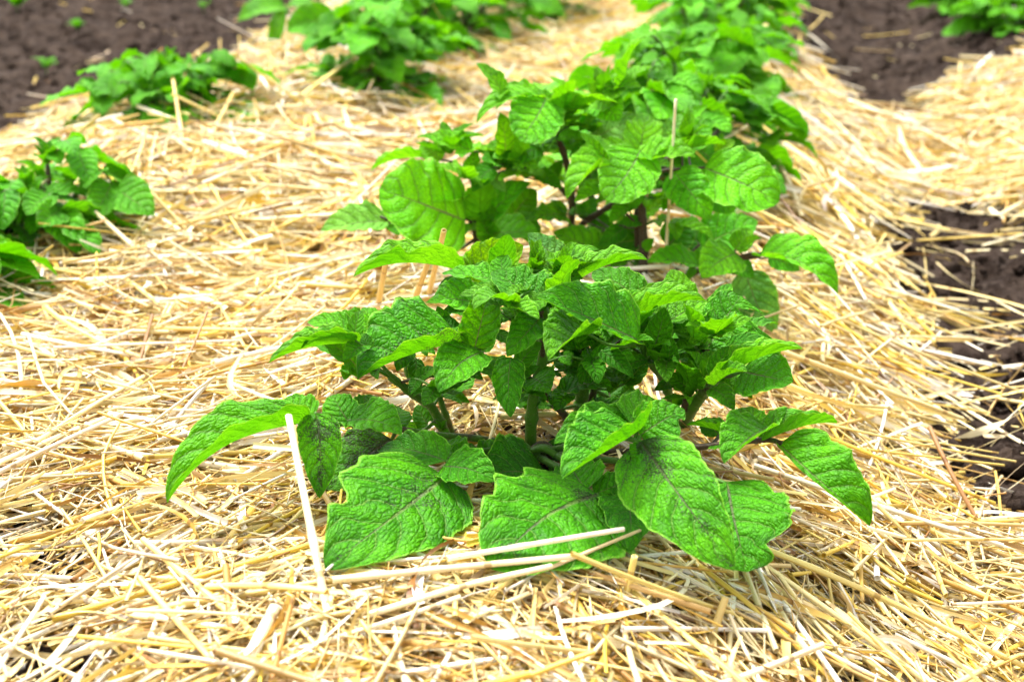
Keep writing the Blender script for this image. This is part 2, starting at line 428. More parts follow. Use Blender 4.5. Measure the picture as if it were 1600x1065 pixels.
def leaf_floor():
    """lowest leaf surface over each 4 mm cell, where leaves lie near the ground"""
    V = np.concatenate(LEAFV); V = V[(V[:, 2] < .09) & (V[:, 1] < 1.4)]
    g = np.full((500, 400), 9.)
    ix = ((V[:, 0]+1.0)/.004).astype(int); iy = ((V[:, 1]-.3)/.004).astype(int)
    ok = (ix > 1) & (ix < 498) & (iy > 1) & (iy < 398)
    for dx in (-1, 0, 1):
        for dy in (-1, 0, 1): np.minimum.at(g, (ix[ok]+dx, iy[ok]+dy), V[ok, 2])
    return g
def straw_bed():
    r = np.random.default_rng(21)
    floor = leaf_floor()
    Vs, Qs, UVs, Cs = [], [], [], []; off = 0
    def add(n, y0, y1, Lr, rr, zr, tilt_sd, bend_sd, K, M, kind, w=(.22, .23, .20, .13, .06, .18), sp=.85):
        nonlocal off
        p = scatter(n, y0, y1, r); x, y = p
        L = np.exp(r.uniform(math.log(Lr[0]), math.log(Lr[1]), n)); rad = rr[0] + (rr[1]-rr[0])*r.random(n)**1.6
        m = mulch(x, y)
        clump = .5+.5*np.sin(23*x+5*np.sin(9*y)+1)*np.sin(19*y+4*np.sin(11*x))
        z = (r.uniform(0, 1, n)**1.1*(zr[1]-zr[0])*np.clip(m+.05, .1, 1)*(.6+.8*clump)) + zr[0]*m
        front = (y < .78) & (np.abs(x-.02) < .26)
        z = np.where(front, np.minimum(z, .009-.010*smooth(y, .68, .76)+.006*clump), z)
        tl = r.normal(0, tilt_sd, n)*np.where(front, .6, 1.)
        V, Q, UV, idx = strands(x, y, heading(x, y, r, sp), L, rad, z, tl, r.normal(0, bend_sd, n), K, M, kind, r)
        if y0 < 1.:
            ix = np.clip(((V[:, 0]+1.0)/.004).astype(int), 0, 499); iy = np.clip(((V[:, 1]-.3)/.004).astype(int), 0, 399)
            ex = np.maximum(V[:, 2]+.0025-floor[ix, iy], 0).reshape(n, -1).max(1)
            V[:, 2] -= np.repeat(ex, K*M)
        Vs.append(V); Qs.append(Q+off); UVs.append(UV); Cs.append(straw_cols(n, r, w)[idx]); off += len(V)
    # near, modelled finely
    add(6200, .40, 1.30, (.05, .19), (.0009, .0023), (-.016, .017), .07, .02, 6, 8, 'stalk')
    add(4600, .40, 1.30, (.03, .14), (.0010, .0026), (-.016, .018), .08, .03, 6, 4, 'split', (.26, .3, .1, .10, .04, .2))
    add(19000, .40, 1.30, (.02, .10), (.0003, .0009), (-.012, .019), .12, .06, 4, 4, 'stalk', (.26, .22, .12, .18, .13, .09), 1.2)
    add(3400, .40, 1.30, (.03, .12), (.0014, .0034), (-.010, .019), .13, .16, 9, 3, 'ribbon', (.2, .2, .12, .24, .15, .09))
    add(700, .40, 1.30, (.03, .10), (.0009, .0020), (0, .016), .24, .03, 6, 8, 'stalk', sp=1.4)
    # middle and far
    add(24000, 1.30, 3.9, (.05, .20), (.0010, .0025), (-.014, .019), .07, .02, 4, 5, 'stalk')
    add(9000, 1.30, 3.9, (.04, .16), (.0014, .0032), (-.014, .020), .09, .04, 4, 3, 'split', (.26, .3, .1, .10, .04, .2))
    add(20000, 1.30, 3.9, (.02, .08), (.0005, .0011), (-.008, .018), .14, .05, 3, 3, 'split', (.26, .22, .12, .18, .13, .09), 1.2)
    add(3500, 1.30, 3.9, (.03, .11), (.0020, .0042), (-.006, .018), .16, .1, 5, 2, 'ribbon', (.2, .2, .12, .24, .15, .09))
    add(1500, 1.30, 3.6, (.05, .13), (.0012, .0023), (0, .018), .28, .02, 4, 5, 'stalk', sp=1.4)
    me = raw_mesh('straw_mulch', np.concatenate(Vs), np.concatenate(Qs), np.concatenate(UVs), STRAW, True, np.concatenate(Cs))
    o = bpy.data.objects.new('straw_mulch', me); C.objects.link(o)
    tag(o, 'pale golden straw mulch spread over the potato beds', 'straw', kind='stuff')

def hero(p, q, rad, col, label, sag=0.0, node=True, group='single straws standing out of the mulch', name='straw_stalk', tip=None):
    p, q = np.array(p), np.array(q)
    mid = (p+q)/2 + np.array([0, 0, sag])
    pts = spline([p, mid, q], 16)
    L = np.linalg.norm(q-p)
    mb = MB(); 
    K, M = 16, 9
    T = np.gradient(pts, axis=0); T /= np.linalg.norm(T, axis=1)[:, None]
    ref = np.array([.2, .3, .93]) if abs(T[0][2]) < .8 else np.array([1., 0, 0])
    rings, uvs = [], []
    ang = np.linspace(0, 2*np.pi, M, endpoint=False)
    sd = random.uniform(0, 40)
    for k in range(K):
        a = np.cross(T[k], ref); a /= np.linalg.norm(a); b = np.cross(T[k], a)
        rr = rad*(1-.15*k/K)*(1.22 if node and k == 6 else 1)
        rings.append(pts[k]+rr*(np.cos(ang)[:, None]*a+.8*np.sin(ang)[:, None]*b))
        uvs.append(np.stack([np.full(M, sd+k/(K-1)*L/.12), sd+np.linspace(0, .5, M)], -1))
    # open hollow end: inner wall runs back a little way
    rings.append(pts[-1]+rad*.6*(np.cos(ang)[:, None]*a+.8*np.sin(ang)[:, None]*b)); uvs.append(uvs[-1])
    rings.append(pts[-1]-T[-1]*.012+rad*.5*(np.cos(ang)[:, None]*a+.8*np.sin(ang)[:, None]*b)); uvs.append(uvs[-1])
    mb.grid(np.array(rings)-p, np.array(uvs), True)
    V, Q, UV = mb.v[0], mb.q[0], mb.uv[0]
    me = raw_mesh(name, V, Q, UV, STRAW, True, np.repeat(np.array(col)[None], len(V), 0))
    o = bpy.data.objects.new(name, me); C.objects.link(o); o.location = p
    tag(o, label, 'straw stalk', group)
    return o

# ------------------------------------------------------------------ leaflets
def unit(v): return v/(np.linalg.norm(v)+1e-12)
def leaflet_grid(b, t, wr=.62, k=.6, roll=0, fa=14, fb=14, ca=0, cb=0, arch=.08, tip=.82, wa=1., wb=1., notch=(), wave=.10, seed=0, ns=34, nx=9, frame='cam', nrm=None, pucker=1.):
    r = np.random.default_rng(seed+1000)
    b, t = np.array(b, float), np.array(t, float)
    ax = t-b; L = np.linalg.norm(ax); ax = ax/L
    if nrm is None:
        tocam = unit(CAM-(b+t)/2)
        n = unit(tocam*(1-k) + np.array([0, 0, 1.])*k)
    else: n = unit(np.array(nrm, float))
    n = unit(n - (n@ax)*ax)
    lat = np.cross(n, ax)
    sgn = lat@UPC*1.0 - lat@RGT*.35
    if nrm is not None: sgn = 1
    if sgn < 0: lat = -lat
    if roll:
        c, s_ = math.cos(R(roll)), math.sin(R(roll)); n, lat = n*c + lat*s_, lat*c - n*s_
    s = np.linspace(0, 1, ns)
    prof = (s+.0)**.42*(1-s)**tip; prof /= prof.max()
    prof[0] = 0.0; prof[-1] = 0.0
    half = wr*L*.5
    # spine, with a light sideways swerve
    sw = r.normal(0, .03)*L
    spine = b + np.outer(s, t-b) + np.outer(4*s*(1-s)*arch*L*(1+.5*(s-.5)), n) + np.outer(np.sin(np.pi*s)*sw, lat)
    T = np.gradient(spine, axis=0); T /= np.linalg.norm(T, axis=1)[:, None]
    n_s = n[None]-(T@n)[:, None]*T; n_s /= np.linalg.norm(n_s, axis=1)[:, None]
    lat_s = lat[None]-(T@lat)[:, None]*T; lat_s /= np.linalg.norm(lat_s, axis=1)[:, None]
    cols = []
    xi = np.linspace(0, 1, nx+1)
    for side, (f0, c0, wm) in enumerate(((fa, ca, wa), (fb, cb, wb))):
        w = half*wm*prof.copy()
        w *= 1+.035*np.sin(2*np.pi*(s*r.uniform(3, 5)+r.random())) + .02*np.sin(2*np.pi*(s*r.uniform(8, 12)+r.random()))
        for (s0, sd, ds, dep) in notch:
            if sd == side: w = w*(1-dep*np.exp(-(np.abs(s-s0)/ds)**3)*(1+.1*np.sin(s*50)))
        bendv = 10*np.sin(2*np.pi*(s*r.uniform(.6, 1.4)+r.random()))
        ph = r.random(2); fr = r.uniform(2.2, 3.6), r.uniform(5, 7.5)
        sg = 1 if side == 0 else -1
        cur = [spine]
        pos = np.zeros(ns); hgt = np.zeros(ns)
        pts = [spine]
        for j in range(1, nx+1):
            th = np.radians(f0*min(1, .35+xi[j]*1.1) + (c0+bendv)*xi[j]*xi[j])
            pos = pos + np.cos(th)*w/nx; hgt = hgt + np.sin(th)*w/nx
            e = wave*w*(xi[j]**2)*(.75*np.sin(2*np.pi*(s*fr[0]+ph[0])) + .45*np.sin(2*np.pi*(s*fr[1]+ph[1])))
            q = (s - (.16*xi[j]+.12*xi[j]**2))*6 + (.42 if sg*1 > 0 else 0)
            pk = pucker*.0048*L*(1+.5*np.sin(s*17+xi[j]*9+ph[0]*6))*np.sin(np.pi*(q % 1.0))**2*min(1, xi[j]*3)*np.minimum(1, prof*1.6)*(1-.5*xi[j])
            pts.append(spine + lat_s*(sg*pos)[:, None] + n_s*(hgt+e+pk)[:, None])
        cols.append(pts)
    a, bb = cols
    G = np.stack(bb[::-1][:-1] + a, 1)       # ns x (2nx+1) x 3
    # mesh faces point along the leaf's own upper side
    UV = np.zeros(G.shape[:2]+(2,)); UV[..., 0] = s[:, None]; UV[..., 1] = np.linspace(0, 1, 2*nx+1)[None]
    if np.dot(np.cross(lat, ax), n) < 0:     # flip winding so the upper side is the front
        G = G[:, ::-1]; UV = UV[:, ::-1]
    return G, UV
SEED = [0]; GAIN = [1.]
def near_on(path, p):
    d = np.linalg.norm(path-np.array(p), axis=1); i = int(d.argmin()); return path[i], d[i]
def compound(plant, stems, path, leaflets, r0=.0016, dirt=0.0, purple=.4, merged=False):
    """one leaf of a plant: rachis mesh with its leaflets as children"""
    rp = spline(path, 22)
    mb = MB(); mb.tube(rp, (r0, r0*.6), 8)
    if stems is not None:
        j, d = near_on(stems, path[0])
        if d > .003: mb.tube(spline([j, (j+rp[0])/2+np.array([0, 0, .2*d]), rp[0]], 8), (r0*1.1, r0), 8)
    for lf in leaflets:
        j, d = near_on(rp, lf['b'])
        if d > .0015: mb.tube(spline([j, (j+np.array(lf['b']))/2+np.array([0, 0, -.1*d]), np.array(lf['b'])], 7), (r0*.6, r0*.45), 6)
    o = mb.build('leaf', STEM, plant); o.color = (1, 1, 1, purple)
    mm = MB()
    for lf in leaflets:
        lf = dict(lf); tint = lf.pop('tint', 1.0); d = lf.pop('dirt', dirt); lab = lf.pop('label', None)
        SEED[0] += 1
        if lf.get('k', .6) >= .6 and lf.get('fb', 14) >= 40: lf['fb'] += 20
        lf['wr'] = lf.get('wr', .62)*1.06
        G, UV = leaflet_grid(seed=SEED[0], **lf)
        m2 = MB(); m2.grid(G, UV); LEAFV.append(G.reshape(-1, 3))
        if merged:
            mm.grid(G, UV); tn = tint
            continue
        c = m2.build('leaflet', LEAF, o)
        if isinstance(tint, (int, float)): tint = (tint, tint, tint)
        j = random.uniform(.92, 1.08)*GAIN[0]
        c.color = (tint[0]*j, tint[1]*j, tint[2]*j, d)
        if lab: c['label'] = lab
    if merged:
        c = mm.build('leaflets', LEAF, o); j = GAIN[0]; c.color = (tn[0]*j, tn[1]*j, tn[2]*j, .1)
    return o
def stem(plant, pts, r=(.0032, .0022), purple=.5, n=18):
    p = spline(pts, 40); mb = MB()
    k = np.linspace(0, 1, 40); ph = 7*abs(pts[0][0])*100
    rad = np.interp(k, np.linspace(0, 1, len(r)), r)*(1+.05*np.sin(k*23+ph)+.04*np.sin(k*51+ph)+.22*np.exp(-((np.mod(k*3.3+ph, 1)-.5)/.07)**2))
    mb.tube(p, rad, 12)
    o = mb.build('stem', STEM, plant); o.color = (1, 1, 1, purple)
    return p
def bud(plant, c, size, n, seed, tint=(1.25, 1.15, 1.1), up=.6, spread=1.):
    """rosette of small folded leaves at a shoot tip: one part"""
    r = np.random.default_rng(seed); mb = MB(); c = np.array(c)
    for i in range(n):
        a = 2.4*i+r.uniform(-.4, .4); el = r.uniform(.15, 1.2)*(1.2-.7*i/n*up)
        d = np.array([math.cos(a)*math.cos(el), math.sin(a)*math.cos(el), math.sin(el)])
        L = size*r.uniform(.45, .75)
        bs = c+d*size*.08; tp = bs+d*L
        outn = np.array([-math.cos(a)*math.sin(el), -math.sin(a)*math.sin(el), math.cos(el)])
        G, UV = leaflet_grid(bs, tp, wr=r.uniform(.5, .7), nrm=outn, fa=r.uniform(20, 50), fb=r.uniform(20, 50), arch=r.uniform(-.05, .18), seed=seed*31+i, ns=16, nx=5, wave=.12)
        mb.grid(G, UV)
    o = mb.build('leaf_bud', LEAF, plant); o.color = (*tint, 0.05)
    return o
def lf(b, t, **k): return dict(b=b, t=t, **k)
TC = dict(k=.95, fa=38, fb=50, ca=-16, cb=-6)       # folded upward along the midrib
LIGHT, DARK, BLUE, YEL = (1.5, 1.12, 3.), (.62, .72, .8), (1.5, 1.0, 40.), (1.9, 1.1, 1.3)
# ------------------------------------------------------------------ young side leaves along the stems
def filler(P, stems, n, seed, tint, size, lo=.30, hi=1.0):
    r = np.random.default_rng(seed)
    for i in range(n):
        st = stems[i % len(stems)]; f = r.uniform(lo, hi); b = st[int(f*(len(st)-1))]
        a = r.uniform(0, 6.28)
        d = np.array([math.cos(a), math.sin(a)*(.8 if math.sin(a) > 0 else .45), r.uniform(.2, .9)]); d = unit(d)
        RL = size*r.uniform(.5, 1.2)
        path = [b, b+d*RL*.5, b+d*RL+np.array([0, 0, -.25*RL])]
        side = unit(np.cross(d, [0, 0, 1]))
        lv = []
        for m in range(5):
            if m == 0: bb, dd, L = path[2], d*1., size*r.uniform(.9, 1.35)
            else:
                bb = path[2 if m < 3 else 1]; dd = d*.4+side*(1 if m % 2 else -1); L = size*r.uniform(.5, .9)*(1 if m < 3 else .6)
            t = bb+unit(dd+np.array([0, 0, r.uniform(-.7, .3)]))*L
            q = r.uniform(.85, 1.2)
            lv.append(dict(b=bb, t=t, wr=r.uniform(.52, .68), k=r.uniform(.5, .95), fa=r.uniform(14, 40), fb=r.uniform(14, 38), ca=-12, cb=-8, arch=r.uniform(.03, .14), roll=r.uniform(-18, 18), wave=.14, ns=20, nx=6, dirt=.15, tint=(tint[0]*q, tint[1]*q, tint[2])))
        compound(P, None, path, lv, .0012, purple=.4, merged=True)

# ------------------------------------------------------------------ the front plant
def front_plant():
    g = atZ(830, 706, 0.0)
    P = empty('potato_plant', g, 'sharp leafy potato plant at the front with wide torn low leaves spread on the straw', 'potato plant')
    s1 = stem(P, [atZ(704, 694, 0), A(675, 637, 0), A(649, 618, -1), A(611, 589, -2.5)], (.0036, .0026), .15)
    s1b = stem(P, [A(668, 632, 0), A(648, 600, 0), A(636, 574, 0), A(640, 540, 1)], (.0030, .0022), .1)
    s2 = stem(P, [atZ(706, 676, 0), A(690, 630, 1), A(684, 600, 1), A(706, 546, -1)], (.0024, .0016), .35)
    s3 = stem(P, [atZ(829, 708, -.005), A(830, 660, -.5), A(835, 611, -1), A(848, 560, -1.5), A(850, 500, -2), A(848, 450, -2)], (.0042, .0026), .3)
    s3b = stem(P, [atZ(893, 660, 0), A(868, 632, 2), A(844, 606, 0)], (.0028, .0024), .6)
    s4 = stem(P, [atZ(905, 652, 0), A(909, 620, 3), A(913, 590, 2), A(911, 545, 1), A(905, 500, 1)], (.0050, .0034), .1)
    s4b = stem(P, [A(922, 640, 4), A(930, 600, 3), A(946, 556, 2), A(990, 520, 1)], (.0026, .0018), .5)
    s5 = stem(P, [A(1054, 640, 4), A(1035, 592, 2), A(1010, 556, 0), A(1000, 520, 0)], (.0030, .002), .3)
    s6 = stem(P, [atZ(1066, 668, -.004), A(1080, 640, 1), A(1096, 618, 0), A(1112, 600, -2)], (.0044, .0034), .35)
    s7 = stem(P, [A(1070, 640, 1), A(1080, 600, 0), A(1100, 560, 0), A(1104, 545, 0)], (.0028, .0022), .75)
    s8 = stem(P, [A(740, 560, 3), A(760, 520, 3), A(775, 480, 3), A(790, 440, 3)], (.0026, .002), .4)
    base = np.array([atZ(829, 706, .006)])
    allst = np.concatenate([s1, s2, s3, s4, s6, base])
    # low left leaf
    compound(P, base, [A(800, 694, -1), A(740, 684, -2), A(678, 679, -3), A(628, 671, -4), A(560, 664, -5), A(518, 661, -6), A(484, 657, -7)], [
        lf(A(482, 660, -7), A(261, 786, -13), wr=.50, k=.95, fa=48, fb=48, ca=-20, cb=-8, arch=.13, dirt=.5),
        lf(A(488, 652, -7), A(437, 627, -5), wr=.75, k=.6),
        lf(A(494, 645, -7.5), A(499, 778, -11.5), wr=.46, k=.25, fa=12, fb=16, arch=.09, dirt=1.0),
        lf(A(612, 686, -4), A(508, 764, -7.2), wr=.85, k=.55, fa=-6, fb=4, arch=.05, dirt=1.35, tint=(.85, .85, 2.6)),
        lf(A(545, 660, -6), A(519, 617, -3.5), wr=.75, k=.35),
        lf(A(548, 656, -6), A(628, 679, -9), wr=.66, k=.7, fa=38, fb=20, dirt=.3),
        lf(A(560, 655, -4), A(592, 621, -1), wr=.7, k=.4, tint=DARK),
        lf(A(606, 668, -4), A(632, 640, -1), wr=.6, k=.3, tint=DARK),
    ], .0026, purple=.5)
    compound(P, s1, [A(684, 655, 0), A(668, 668, -1), A(655, 676, 0)], [
        lf(A(662, 668, 1), A(640, 690, 2), wr=.8, k=.2), lf(A(672, 668, 1), A(652, 632, 2), wr=.8, k=.2, tint=DARK, dirt=.5)])
    # low front-left leaf with the great bitten leaflet
    compound(P, base, [A(815, 704, -2), A(760, 704, -5), A(715, 716, -8), A(692, 740, -10)], [
        lf(A(697, 745, -10), A(508, 890, -20.2), wr=.70, k=.42, fa=6, fb=4, ca=-6, cb=-6, arch=.05, wa=.98, wb=.74, tip=.86, notch=((.62, 0, .07, .26),), dirt=.8, wave=.035, tint=(.88, .92, 1), label='large lower leaflet with a bite out of its upper edge'),
        lf(A(698, 720, -9), A(592, 704, -5), wr=.48, k=.75, fa=30, fb=12, tint=(.85, .9, 1)),
        lf(A(693, 728, -9.5), A(775, 752, -12), wr=.72, k=.55, fa=20, fb=14, dirt=.4),
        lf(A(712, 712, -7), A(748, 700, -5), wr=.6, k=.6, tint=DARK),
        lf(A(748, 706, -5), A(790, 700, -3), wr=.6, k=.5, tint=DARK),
        lf(A(700, 716, -7), A(690, 690, -4), wr=.9, k=.4, tint=(.85, .9, 1)),
    ], .0024, purple=.3)
    # low front-middle leaf, ragged
    compound(P, base, [A(842, 714, -2), A(880, 735, -5), A(912, 758, -8), A(922, 778, -10)], [
        lf(A(935, 772, -10), A(768, 889, -20.2), wr=.78, k=.42, fa=6, fb=10, ca=-6, cb=-16, arch=.06, wa=.80, wb=1.0, tip=.7, notch=((.36, 0, .08, .20), (.62, 0, .07, .12)), wave=.05, dirt=.8, tint=(.72, .82, 1), label='ragged lower leaflet with its upper edge eaten away'),
        lf(A(915, 765, -9), A(890, 728, -5), wr=.85, k=.4, tint=(.75, .85, 1)),
        lf(A(928, 772, -9), A(1000, 748, -8), wr=.62, k=.62, fa=25, fb=10, tint=(.75, .85, 1)),
    ], .0026, purple=.2)
    compound(P, base, [A(850, 712, -1), A(860, 730, -2.5), A(860, 752, -4)], [
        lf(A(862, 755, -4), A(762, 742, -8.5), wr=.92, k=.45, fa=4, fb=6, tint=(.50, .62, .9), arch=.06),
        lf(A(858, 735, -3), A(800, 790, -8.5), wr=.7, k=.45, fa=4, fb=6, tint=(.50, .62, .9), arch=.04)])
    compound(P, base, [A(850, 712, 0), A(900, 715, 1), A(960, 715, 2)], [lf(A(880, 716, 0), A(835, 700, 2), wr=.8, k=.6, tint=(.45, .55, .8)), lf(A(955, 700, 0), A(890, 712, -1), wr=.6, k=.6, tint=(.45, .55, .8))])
    # low front-right leaf with the long drooping leaflet
    compound(P, base, [A(855, 704, -1), A(920, 690, -5), A(970, 683, -9), A(1006, 693, -12)], [
        lf(A(1000, 688, -12), A(1148, 891, -20.6), wr=.47, k=.22, fa=4, fb=6, ca=-8, cb=-8, arch=.08, tip=.80, dirt=.95, wa=.9, wb=1.08, wave=.06, label='long drooping front leaflet with grey specks'),
        lf(A(996, 671, -10.5), A(878, 748, -16), wr=.74, k=.8, fa=34, fb=52, ca=-14, arch=.07),
        lf(A(985, 655, -8), A(866, 693, -12), wr=.5, k=.8, fa=34, fb=10),
        lf(A(985, 662, -9), A(1033, 630, -6), wr=.85, k=.45),
        lf(A(1000, 680, -11), A(1070, 640, -10), wr=.95, k=.35, fa=10, fb=4, notch=((.78, 1, .07, .5),), dirt=.3),
        lf(A(1004, 696, -12), A(990, 722, -13.5), wr=.8, k=.3),
    ], .0024, purple=.2)
    # low right leaf reaching over the slope
    compound(P, base, [A(865, 704, 0), A(960, 706, -3), A(1050, 702, -5), A(1111, 696, -6), A(1160, 690, -7), A(1200, 687, -7), A(1222, 692, -8)], [
        lf(A(1217, 694, -8), A(1359, 822, -12.5), wr=.68, k=.42, fa=16, fb=70, ca=-12, cb=10, arch=.17, tip=.72, dirt=.3, wb=.55),
        lf(A(1188, 690, -7), A(1308, 661, -5), wr=.60, **TC),
        lf(A(1198, 668, -7), A(1131, 724, -11), wr=.72, k=.65, fa=24, fb=42),
        lf(A(1178, 684, -5), A(1147, 639, -2), wr=.8, k=.4, fa=8, fb=8),
        lf(A(1148, 683, -5), A(1072, 664, -5), wr=.56, **TC),
        lf(A(1120, 694, -6), A(1150, 704, -8), wr=.7, k=.6, tint=DARK),
        lf(A(1124, 680, -4), A(1100, 655, -2), wr=.7, k=.3, tint=DARK),
    ], .0025, purple=.75, dirt=.15)
    compound(P, base, [A(872, 710, -1), A(980, 722, -6), A(1080, 738, -9), A(1134, 755, -11)], [
        lf(A(1136, 752, -11), A(1168, 893, -17.5), wr=.86, k=.35, fa=6, fb=6, ca=-8, cb=-8, arch=.06, wa=.7, wb=1.08, tip=.5, notch=((.80, 1, .10, .42),), tint=(.62, .74, .9), label='shaded leaflet with a torn lower right edge'),
        lf(A(1080, 738, -9), A(1060, 770, -11), wr=.7, k=.4, tint=DARK),
    ], .0024, purple=.2)
    compound(P, base, [A(870, 712, -3), A(930, 740, -7), A(980, 775, -9.5)], [
        lf(A(975, 772, -9.5), A(985, 862, -16.5), wr=.5, k=.5, fa=10, fb=10, tint=(.75, .85, 1)),
        lf(A(960, 760, -9), A(1010, 790, -11), wr=.5, k=.5, tint=DARK)], .0024, purple=.1)
    # middle storey
    compound(P, s2, [A(684, 606, 1), A(694, 570, -1), A(714, 538, -3)], [
        lf(A(722, 534, -3), A(559, 592, -7.5), wr=.93, k=.70, fa=34, fb=60, ca=-22, cb=-10, arch=.05, wb=.62, wa=1.05, dirt=.95, tint=(.88, .92, 1), label='large left leaflet folded along its purple midrib'),
        lf(A(752, 550, -4.5), A(686, 613, -8.5), wr=.66, k=.42, fa=10, fb=26, dirt=.2),
        lf(A(755, 550, -4), A(772, 527, -3), wr=.6, k=.3, fa=30, fb=40),
        lf(A(742, 543, -4), A(768, 443, -3), wr=.60, k=.10, fa=10, fb=24, ca=10, wave=.16),
        lf(A(722, 535, -3), A(708, 512, -1), wr=.9, k=.4), lf(A(728, 540, -3), A(722, 524, -2), wr=.7, k=.3),
    ], .0022, purple=.5)
    compound(P, s1, [A(649, 618, -1), A(611, 586, -3), A(572, 541, -6)], [
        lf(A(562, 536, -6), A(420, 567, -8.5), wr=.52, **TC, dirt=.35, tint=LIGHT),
        lf(A(556, 528, -5), A(480, 503, -3), wr=.52, k=.8, fa=40, fb=5), lf(A(556, 532, -6.5), A(470, 545, -8.5), wr=.42, k=.9, fa=40, fb=40, arch=.12),
        lf(A(555, 533, -6), A(566, 485, -4.5), wr=.52, k=.35, fa=30, fb=25),
        lf(A(570, 538, -6), A(536, 563, -8), wr=.62, k=.5, fa=30, fb=30), lf(A(576, 546, -6), A(566, 520, -5), wr=.7, k=.3)], .0017, purple=.2)
    compound(P, s1b, [A(640, 545, 1), A(660, 530, 2), A(690, 500, 2)], [
        lf(A(700, 520, 1), A(683, 478, 1), wr=.6, k=.2), lf(A(715, 528, 0), A(692, 492, 1), wr=.6, k=.2, tint=DARK), lf(A(640, 545, 0), A(620, 580, -2), wr=.6, k=.2, tint=DARK), lf(A(650, 560, 0), A(655, 612, -1), wr=.5, k=.1, tint=DARK)], .0015)
    compound(P, s3, [A(848, 560, -1.5), A(848, 520, -3), A(845, 488, -4)], [
        lf(A(849, 486, -4), A(772, 423, -1), wr=.95, k=.40, fa=8, fb=58, ca=-10, arch=.05, wa=.9, tint=(.78, .85, 1), notch=((.55, 0, .06, .25),)),
        lf(A(845, 496, -4), A(792, 557, -7), wr=.58, k=.35, fa=16, fb=24, tint=(.85, .9, 1)),
        lf(A(846, 505, -4), A(870, 545, -6), wr=.5, k=.3, tint=DARK)], .002, purple=.8)
    compound(P, s3b, [A(844, 608, 0), A(820, 582, -2.5), A(798, 560, -5)], [
        lf(A(798, 558, -5), A(798, 652, -8), wr=.48, k=.15, fa=12, fb=14, arch=.06),
        lf(A(810, 572, -4), A(846, 535, -3), wr=.6, k=.3, tint=(.85, .9, 1)),
        lf(A(832, 590, -2), A(858, 614, -5), wr=.8, k=.3), lf(A(818, 586, -3), A(842, 572, -3), wr=.6, k=.3)], .0018, purple=.5)
    compound(P, s3, [A(848, 545, -1.5), A(808, 505, -1), A(756, 472, 0)], [
        lf(A(760, 477, 0), A(676, 468, -2.5), wr=.80, k=.55, fa=30, fb=14, ca=-10, arch=.06, dirt=.25),
        lf(A(765, 475, 0), A(752, 440, 2), wr=.7, k=.3), lf(A(790, 495, -1), A(745, 510, -3), wr=.45, k=.6)], .0019, purple=.5)
    compound(P, s8, [A(788, 450, 3), A(760, 440, 5), A(728, 428, 6)], [
        lf(A(727, 425, 6), A(552, 433, 3), wr=.52, k=.95, fa=46, fb=52, ca=-18, cb=-12, arch=.10, tint=LIGHT, notch=((.55, 1, .06, .4),), dirt=.2, label='long pointed leaflet folded upward at the left'),
        lf(A(752, 452, 3), A(818, 383, 4.5), wr=1.0, k=.08, fa=18, fb=40, wb=.55, wa=1.1, tint=YEL, dirt=.45, arch=.0, label='yellowish leaflet with dark dirty veins'),
        lf(A(745, 440, 5), A(780, 425, 5), wr=.7, k=.4)], .0019, purple=.3)
    compound(P, s4, [A(911, 575, 1.5), A(935, 555, -1), A(970, 545, -3), A(998, 533, -4)], [
        lf(A(1000, 533, -4), A(837, 464, -6), wr=.66, k=.62, fa=40, fb=24, ca=-24, cb=24, arch=.06, wa=1.05, tip=.78, wb=.6, tint=(.92, .95, 1), label='broad dark green leaflet in the middle of the plant'),
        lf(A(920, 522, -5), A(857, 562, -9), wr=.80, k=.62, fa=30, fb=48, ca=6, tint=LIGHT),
        lf(A(940, 548, -3), A(990, 590, -5), wr=.45, k=.5, fa=25, fb=25, tint=DARK),
        lf(A(960, 548, -3), A(1022, 532, -5), wr=.42, k=.8, fa=35, fb=35, tint=(.85, .9, 1)),
        lf(A(930, 560, -2), A(905, 600, -3), wr=.5, k=.4, tint=DARK), lf(A(925, 545, -1), A(955, 512, 0), wr=.7, k=.3, tint=DARK)], .002, purple=.2)
    compound(P, s4b, [A(985, 523, 1), A(988, 508, 1), A(988, 500, 1)], [
        lf(A(984, 502, 0), A(1102, 470, -.5), wr=.66, k=.9, fa=46, fb=50, ca=-20, cb=-8, arch=.08, tint=LIGHT),
        lf(A(980, 494, 3), A(1060, 440, 3.5), wr=.5, k=.6, fa=20, fb=30, tint=LIGHT)], .0018)
    compound(P, s4, [A(908, 520, 1), A(895, 470, 2), A(890, 445, 3)], [
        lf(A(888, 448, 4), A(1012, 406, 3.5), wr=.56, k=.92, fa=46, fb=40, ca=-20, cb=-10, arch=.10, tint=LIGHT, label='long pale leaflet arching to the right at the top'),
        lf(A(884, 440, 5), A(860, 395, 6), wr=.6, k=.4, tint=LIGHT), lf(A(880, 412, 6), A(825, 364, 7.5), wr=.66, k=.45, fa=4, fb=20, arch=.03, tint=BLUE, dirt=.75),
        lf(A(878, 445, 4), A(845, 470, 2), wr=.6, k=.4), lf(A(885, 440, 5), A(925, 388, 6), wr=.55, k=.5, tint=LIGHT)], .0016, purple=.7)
    filler(P, [s1, s1b, s3, s3b, s4, s4b, s5, s6, s7, s8], 44, 501, (.95, .97, 1.), .030)
    filler(P, [s3, s4, s8, s7, s5], 16, 505, (1.35, 1.06, 1.6), .032, .78, 1.0)
    bud(P, A(880, 436, 3), .034, 9, 2, tint=(1.5, 1.2, 1.6))
    bud(P, A(838, 428, 4), .030, 8, 12, tint=(1.4, 1.15, 1.5))
